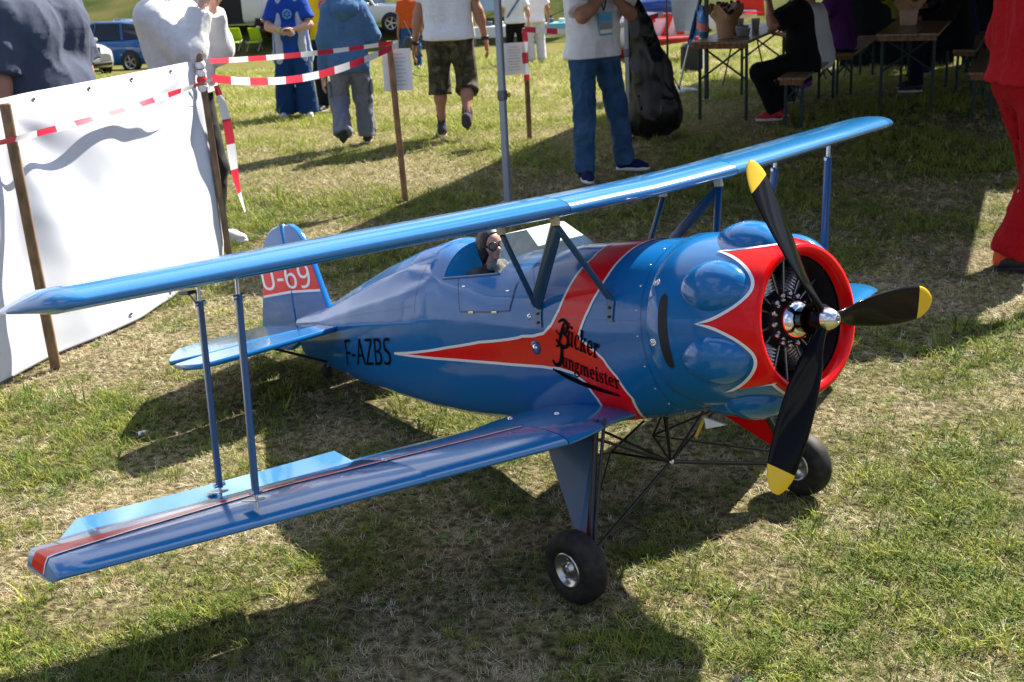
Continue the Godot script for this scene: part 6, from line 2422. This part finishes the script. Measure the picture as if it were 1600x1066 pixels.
	lathe(st, [[0.0, 0.085], [0.003, 0.083], [0.003, 0.062], [0.0, 0.060]], v3(0.02, 1.26, 0.178), v3(0, 0.05, 1), 24)
	lathe(st, [[0.0, 0.04], [0.004, 0.0001]], v3(0.02, 1.26, 0.178), v3(0, 0.05, 1), 18)
	obj("round_print", st, cloth(0.42, 0.10, 0.34, 0.8, 0.0), t)
	trousers(t, j, cloth(0.014, 0.018, 0.035, 0.85, 2.0), 1.0, 0.02, 0.01)
	hair(t, j, brown_hair)
	ring_on(t, "wristband", j.elbow[1], j.hand[1], 0.9, 0.036, 0.018, mat(0.45, 0.55, 0.02, 0.5))
	for i in 2: shoe(t, j, i, toe_of(0.2 - 0.4 * i), black_m, mat(0.3, 0.3, 0.3, 0.7))

	# man in jeans with a badge
	r = person("man in white T-shirt and blue jeans with a printed badge hanging on his chest", v3(-4.82, 0, -4.06), face + 0.55, {"height": 1.78, "width": 1.06, "pelvis": v3(0.0, 0.955, -0.03), "chest": v3(0.02, 1.385, -0.06), "ankles": [v3(0.26, 0.085, 0.0), v3(-0.22, 0.085, 0.11)], "hands": [v3(0.02, 1.36, 0.22), v3(-0.02, 1.40, 0.20)], "elbow_pole": [v3(1, -1.2, 0.2), v3(-1, -1.2, 0.2)], "knee_pole": [v3(0.3, 0, 1), v3(-0.3, 0, 1)], "thumb": [v3(-0.6, 1, 0), v3(0.6, 1, 0)]}, tan_skin)
	t = r[0]
	j = r[1]
	shirt(t, j, white_tee, 0.80, 0.905, 0.026, "t_shirt", 0.03, 0.016)
	trousers(t, j, denim(), 1.02, 0.020, 0.014, "jeans", 0.034, 0.014)
	hair(t, j, brown_hair)
	st = begin()
	tube(st, [v3(-0.06, 1.46, 0.02), v3(-0.035, 1.35, 0.115), v3(-0.01, 1.26, 0.135)], 0.006, 6)
	tube(st, [v3(0.07, 1.46, 0.02), v3(0.03, 1.35, 0.115), v3(-0.01, 1.26, 0.135)], 0.006, 6)
	obj("lanyard", st, mat(0.03, 0.05, 0.12, 0.6), t)
	st = begin()
	box(st, v3(-0.01, 1.165, 0.155), v3(0.12, 0.17, 0.004), 0.001)
	var bd := obj("badge", st, mat(0.10, 0.33, 0.55, 0.25), t)
	for q in [[0.045, 0.05, Color(0.03, 0.30, 0.62)], [-0.02, 0.045, Color(0.26, 0.24, 0.25)], [-0.055, 0.03, Color(0.75, 0.8, 0.85)]]:
		st = begin(-1)
		quad(st, v3(-0.066, 1.165 + q[0] - q[1] * 0.5, 0.158), v3(0.046, 1.165 + q[0] - q[1] * 0.5, 0.158), v3(0.046, 1.165 + q[0] + q[1] * 0.5, 0.158), v3(-0.066, 1.165 + q[0] + q[1] * 0.5, 0.158))
		obj("badge_print", st, mat(q[2].r, q[2].g, q[2].b, 0.3), bd)
	var navy := cloth(0.006, 0.016, 0.075, 0.75, 1.0)
	shoe(t, j, 0, toe_of(0.75), navy, mat(0.70, 0.70, 0.74, 0.6))
	shoe(t, j, 1, toe_of(-0.35), navy, mat(0.70, 0.70, 0.74, 0.6))

	# big man in the grey-blue T-shirt behind the banner
	r = person("broad person in slate blue T-shirt standing close behind the white banner", v3(-4.30, 0, 0.40), right - 0.25, {"height": 1.95, "width": 1.42, "pelvis": v3(0, 1.02, -0.02), "chest": v3(0, 1.52, 0.06), "ankles": [v3(0.15, 0.09, 0), v3(-0.15, 0.09, 0)], "hands": [v3(0.44, 0.86, 0.10), v3(-0.44, 0.86, 0.10)]}, tan_skin)
	t = r[0]
	j = r[1]
	shirt(t, j, cloth(0.062, 0.074, 0.115, 0.9, 1.0), 0.85, 0.92, 0.035, "t_shirt", 0.14, 0.024)
	trousers(t, j, cloth(0.02, 0.022, 0.03), 1.0, 0.025, 0.01)
	hair(t, j, brown_hair)
	for i in 2: shoe(t, j, i, toe_of(0.2 - 0.4 * i), black_m, mat(0.3, 0.3, 0.3, 0.7))

	# person in the white sweatshirt at the right end of the banner
	r = person("person in white sweatshirt and black leggings behind the right end of the banner", v3(-5.09, 0, -0.77), right - 0.25, {"height": 1.80, "width": 1.0, "pelvis": v3(0, 0.97, 0.04), "chest": v3(0, 1.42, -0.03), "ankles": [v3(0.12, 0.085, 0.05), v3(-0.10, 0.085, -0.03)], "hands": [v3(0.08, 1.50, 0.24), v3(-0.10, 1.52, 0.26)], "elbow_pole": [v3(0.3, -1, 0.1), v3(-0.3, -1, 0.1)]}, pale)
	t = r[0]
	j = r[1]
	shirt(t, j, cloth(0.66, 0.665, 0.68, 0.9, 1.0), 1.92, 0.98, 0.045, "sweatshirt", 0.05, 0.018)
	trousers(t, j, mat(0.010, 0.010, 0.012, 0.8), 1.0, 0.012, 0.004, "leggings")
	hair(t, j, mat(0.10, 0.06, 0.03, 0.6), true)
	for i in 2: shoe(t, j, i, toe_of(0.25 - 0.5 * i), mat(0.60, 0.60, 0.62, 0.7), mat(0.65, 0.65, 0.65, 0.7))

	# person in red at the right edge
	r = person("person in red jacket and red work trousers with orange and black shoes", v3(-1.02, 0, -3.62), right + 0.1, {"height": 1.82, "width": 1.1, "pelvis": v3(0, 0.96, 0.0), "ankles": [v3(0.16, 0.09, 0.22), v3(-0.13, 0.09, -0.12)], "hands": [v3(0.30, 0.98, 0.22), v3(-0.32, 0.96, 0.16)], "knee_pole": [v3(0.2, 0, 1), v3(-0.1, 0, 1)]}, tan_skin)
	t = r[0]
	j = r[1]
	var red := cloth(0.40, 0.004, 0.008, 0.75, 3.0)
	shirt(t, j, red, 1.95, 0.98, 0.05, "jacket", 0.05, 0.026)
	trousers(t, j, red, 0.98, 0.036, 0.028, "work_trousers", 0.03)
	for i in 2:
		ring_on(t, "knee_band", j.knee[i], j.ankle[i], 0.16, 0.103, 0.035, mat(0.012, 0.012, 0.02, 0.6))
		ring_on(t, "reflective_band", j.knee[i], j.ankle[i], 0.26, 0.101, 0.008, mat(0.6, 0.6, 0.65, 0.4))
		shoe(t, j, i, toe_of(0.25 - 0.5 * i), mat(0.02, 0.02, 0.024, 0.6), mat(0.014, 0.014, 0.016, 0.7))
		var f := toe_of(0.25 - 0.5 * i)
		var a: Vector3 = j.ankle[i]
		put("orange_heel", net_mesh([nets([cap(a - f * 0.035 + v3(0, -0.03, 0), a - f * 0.03 + v3(0, 0.005, 0), 0.046, 0.046), cap(a + v3(0, 0.0, 0), a + f * 0.07 + v3(0, -0.03, 0), 0.043, 0.036)], 0.010, 0.02)]), mat(0.75, 0.07, 0.008, 0.5), t)
	hair(t, j, brown_hair)

	# seated people under the tents
	var sit := func(label: String, at: Vector3, yaw: float, s: Dictionary, top: Material, legs: Material, up: Material, sole: Material, tone: Color, sleeve: float) -> Array:
		var q := {"height": 1.74, "pelvis": v3(0, 0.56, 0), "chest": v3(0, 0.99, 0.05), "ankles": [v3(0.13, 0.085, 0.42), v3(-0.13, 0.085, 0.40)], "hands": [v3(0.20, 0.78, 0.42), v3(-0.20, 0.78, 0.42)], "knee_pole": [v3(0, 1, 1), v3(0, 1, 1)], "elbow_pole": [v3(0.7, -1, -0.3), v3(-0.7, -1, -0.3)]}
		q.merge(s, true)
		var o := person(label, at, yaw, q, tone, "")
		shirt(o[0], o[1], top, sleeve, 0.46 * o[1].k, 0.028, "shirt", 0.03)
		trousers(o[0], o[1], legs, 0.98, 0.022, 0.01)
		hair(o[0], o[1], brown_hair)
		for i in 2: shoe(o[0], o[1], i, toe_of(0.1 - 0.2 * i), up, sole)
		return o
	var cloth_black := cloth(0.008, 0.008, 0.010, 0.9, 1.0)
	var to_table := atan2(-0.88, 0.474)
	sit.call("person dressed in black with red sneakers seated on the bench at the first table", v3(-5.34, 0, -7.25), to_table + 0.25, {"ankles": [v3(0.10, 0.085, 0.26), v3(-0.14, 0.085, 0.18)], "hands": [v3(0.12, 1.12, 0.34), v3(-0.14, 1.10, 0.32)]}, cloth_black, cloth_black, mat(0.42, 0.01, 0.018, 0.5), mat(0.62, 0.62, 0.66, 0.6), tan_skin, 0.85)
	sit.call("child in white T-shirt seated next to the person in black", v3(-5.72, 0, -7.98), to_table - 0.15, {"height": 1.5, "pelvis": v3(0, 0.55, 0), "chest": v3(0, 0.90, 0.06), "ankles": [v3(0.11, 0.085, 0.34), v3(-0.11, 0.085, 0.34)], "hands": [v3(0.16, 0.74, 0.36), v3(-0.16, 0.74, 0.34)]}, white_tee, cloth_black, black_m, mat(0.4, 0.4, 0.4, 0.7), tan_skin, 0.7)
	sit.call("person in purple top seated at the far end of the first table's bench", v3(-6.35, 0, -9.2), to_table, {"hands": [v3(0.2, 0.86, 0.4), v3(-0.2, 0.86, 0.4)]}, cloth(0.12, 0.03, 0.18, 0.9, 2.0), cloth(0.02, 0.025, 0.05), mat(0.25, 0.03, 0.3, 0.6), mat(0.4, 0.4, 0.4, 0.7), tan_skin, 0.7)
	sit.call("person in dark clothes seated behind the pale pot in the dark tent", v3(-5.25, 0, -9.75), to_table + 0.2, {}, cloth_black, cloth(0.008, 0.010, 0.022), black_m, mat(0.5, 0.5, 0.52, 0.7), tan_skin, 1.9)
	sit.call("person in navy clothes seated deepest in the dark tent", v3(-6.0, 0, -11.1), to_table, {}, cloth(0.010, 0.015, 0.05, 0.9, 2.0), cloth_black, black_m, mat(0.3, 0.3, 0.32, 0.7), tan_skin, 1.9)

	# people far behind
	r = person("woman in white T-shirt with a blue strap and black trousers, far behind the tent pole", on_ground(-17.76, -13.82), back, {"height": 1.66, "cell": 0.026, "pelvis": v3(0, 0.89, 0), "hands": [v3(0.20, 1.05, 0.15), v3(-0.28, 0.85, 0.02)]}, pale)
	shirt(r[0], r[1], white_tee, 0.7, 0.86, 0.03, "t_shirt", 0.0, 0.014, 0.022)
	trousers(r[0], r[1], cloth_black, 1.0, 0.02, 0.02, "trousers", 0.01, 0.022)
	hair(r[0], r[1], brown_hair, true)
	st = begin()
	strut(st, v3(-0.17, 1.42, -0.14), v3(0.16, 0.98, -0.16), 0.035, 0.012, v3(1, 0, 0))
	obj("strap", st, mat(0.03, 0.12, 0.35, 0.6), r[0])
	for i in 2: shoe(r[0], r[1], i, toe_of(0.1), mat(0.6, 0.6, 0.62), mat(0.6, 0.6, 0.6))
	r = person("person all in white with hand on hip, beside the woman with the blue strap", on_ground(-18.35, -14.85), back + 0.2, {"height": 1.70, "cell": 0.026, "pelvis": v3(0, 0.91, 0), "hands": [v3(0.15, 1.02, 0.12), v3(-0.30, 0.86, 0.05)], "elbow_pole": [v3(1, 0, -0.3), v3(-1, 0, -0.3)]}, tan_skin)
	shirt(r[0], r[1], white_tee, 0.7, 0.86, 0.03, "t_shirt", 0.0, 0.014, 0.022)
	trousers(r[0], r[1], cloth(0.60, 0.60, 0.66), 1.0, 0.03, 0.03, "trousers", 0.01, 0.022)
	hair(r[0], r[1], brown_hair)
	for i in 2: shoe(r[0], r[1], i, toe_of(0.1), mat(0.6, 0.6, 0.62), mat(0.6, 0.6, 0.6))
	r = person("person in orange top and blue trousers far behind the camouflage shorts", on_ground(-20.4, -13.05), face, {"height": 1.70, "cell": 0.026, "pelvis": v3(0, 0.91, 0)}, tan_skin)
	shirt(r[0], r[1], cloth(0.60, 0.10, 0.02), 0.7, 0.86, 0.03, "t_shirt", 0.0, 0.014, 0.022)
	trousers(r[0], r[1], cloth(0.02, 0.08, 0.24), 1.0, 0.03, 0.02, "trousers", 0.01, 0.022)
	hair(r[0], r[1], brown_hair)
	for i in 2: shoe(r[0], r[1], i, toe_of(0.1), black_m, mat(0.3, 0.3, 0.3))

func camo() -> StandardMaterial3D:
	var m := StandardMaterial3D.new()
	var t := NoiseTexture2D.new()
	t.width = 512
	t.height = 512
	t.seamless = true
	t.noise = fnoise(0.022, 17, 3)
	var g := Gradient.new()
	g.interpolation_mode = Gradient.GRADIENT_INTERPOLATE_CONSTANT
	g.offsets = PackedFloat32Array([0.0, 0.40, 0.53, 0.68])
	g.colors = PackedColorArray([lin(0.010, 0.010, 0.009), lin(0.035, 0.037, 0.022), lin(0.075, 0.052, 0.032), lin(0.13, 0.125, 0.085)])
	t.color_ramp = g
	m.albedo_texture = t
	m.uv1_triplanar = true
	m.uv1_scale = Vector3.ONE * 0.8
	m.roughness = 0.9
	return m

func denim() -> StandardMaterial3D:
	var m := cloth(0.055, 0.135, 0.25, 0.9, 5.0).duplicate() as StandardMaterial3D
	m.albedo_texture = ntex(0.010, 44, Color(0.60, 0.64, 0.70), Color(1.0, 1.0, 1.0), 256, 4)
	m.uv1_scale = Vector3.ONE * 1.6
	return m

# ---------------------------------------------------------------- scene
func sky_picture() -> Texture2D:
	var w := 1024
	var h := 512
	var im := Image.create(w, h, false, Image.FORMAT_RGBF)
	var n := fnoise(1.3, 19, 6)
	var n2 := fnoise(0.5, 23, 2)
	var sun_at := Vector3(-0.0758, 0.6884, -0.7214)
	for y in h:
		var el := PI * (0.5 - (y + 0.5) / h)
		for x in w:
			var az := TAU * (x + 0.5) / w
			var c := Color(0.30, 0.36, 0.42)
			if el > -0.02:
				var s := maxf(sin(el), 0.0)
				c = Color(0.62, 0.76, 0.95).lerp(Color(0.10, 0.24, 0.62), pow(s, 0.45))
				var dir := Vector3(cos(az) * cos(el), s, sin(az) * cos(el))
				var q := dir / (s + 0.18)
				var f := n.get_noise_3d(q.x, 3.0, q.z) + 0.45 * n2.get_noise_3d(q.x, 9.0, q.z)
				var k := smoothstep(0.02, 0.30, f) * smoothstep(-0.02, 0.12, el)
				var lit := smoothstep(0.05, 0.55, f)
				c = c.lerp(Color(1.75, 1.75, 1.78).lerp(Color(1.05, 1.09, 1.16), lit), k)
			# hazy brightness round the sun
			var look := Vector3(sin(az) * cos(el), sin(el), -cos(az) * cos(el))
			var ang := acos(clampf(look.dot(sun_at), -1.0, 1.0))
			c *= 1.0 + (1.3 * exp(-ang / 0.55) if el > -0.02 else 0.0)
			im.set_pixel(x, y, c)
	return ImageTexture.create_from_image(im)

func _ready() -> void:
	# camera
	var cam := Camera3D.new()
	cam.name = "camera"
	add_child(cam)
	cam.transform = Transform3D(Basis(Vector3(0.631664, -0.050810, -0.773576), Vector3(-0.209574, 0.949505, -0.233493), Vector3(0.746378, 0.309611, 0.589119)), Vector3(2.376955, 1.828242, 2.590769))
	cam.keep_aspect = Camera3D.KEEP_HEIGHT
	cam.near = 0.05
	cam.far = 1500.0
	var lens := CameraAttributesPhysical.new()
	lens.frustum_focal_length = 63.73
	lens.frustum_focus_distance = 3.5
	lens.exposure_aperture = 13.0
	lens.frustum_near = 0.05
	lens.frustum_far = 1500.0
	cam.attributes = lens
	cam.fov = 30.70979
	cam.current = true
	# sky and exposure
	var we := WorldEnvironment.new()
	we.name = "environment"
	var e := Environment.new()
	e.background_mode = Environment.BG_SKY
	var sk := Sky.new()
	var pm := PanoramaSkyMaterial.new()
	pm.panorama = sky_picture()
	sk.sky_material = pm
	e.sky = sk
	e.background_energy_multiplier = 0.25
	e.tonemap_mode = Environment.TONE_MAPPER_LINEAR
	e.tonemap_exposure = 3.15
	e.sdfgi_enabled = true
	e.ssao_enabled = true
	e.ssil_enabled = true
	we.environment = e
	add_child(we)
	# sun
	var sun := DirectionalLight3D.new()
	sun.name = "sun"
	var el := deg_to_rad(43.5)
	var az := deg_to_rad(82.0)
	var down := Vector3(cos(az) * cos(el), -sin(el), sin(az) * cos(el))
	sun.transform = Transform3D(Basis.looking_at(down, Vector3.UP), Vector3(0, 20, 0))
	sun.light_energy = 1.6
	sun.light_color = Color(1.0, 0.965, 0.90)
	sun.light_angular_distance = 0.53
	sun.shadow_enabled = true
	add_child(sun)

	patch = fnoise(0.55, 7, 3)
	patch2 = fnoise(2.6, 8, 3)
	var pm2 := StandardMaterial3D.new()
	pm2.albedo_color = lin(0.002, 0.002, 0.003)
	pm2.roughness = 0.07
	pm2.metallic_specular = 0.24
	mats["prop"] = pm2
	var rb := StandardMaterial3D.new()
	rb.albedo_texture = ntex(0.02, 91, lin(0.010, 0.010, 0.011), lin(0.045, 0.040, 0.032), 256, 5)
	rb.uv1_triplanar = true
	rb.uv1_scale = Vector3.ONE * 7.0
	rb.roughness = 0.62
	rb.metallic_specular = 0.3
	mats["rubber"] = rb
	sheet()
	tents()
	biplane()
	pilot()
	banner()
	litter()
	rubbish_bag()
	beach_flag()
	stand_pole()
	tables()
	cast()
	vehicles()
	racing_plane()
	meadow()
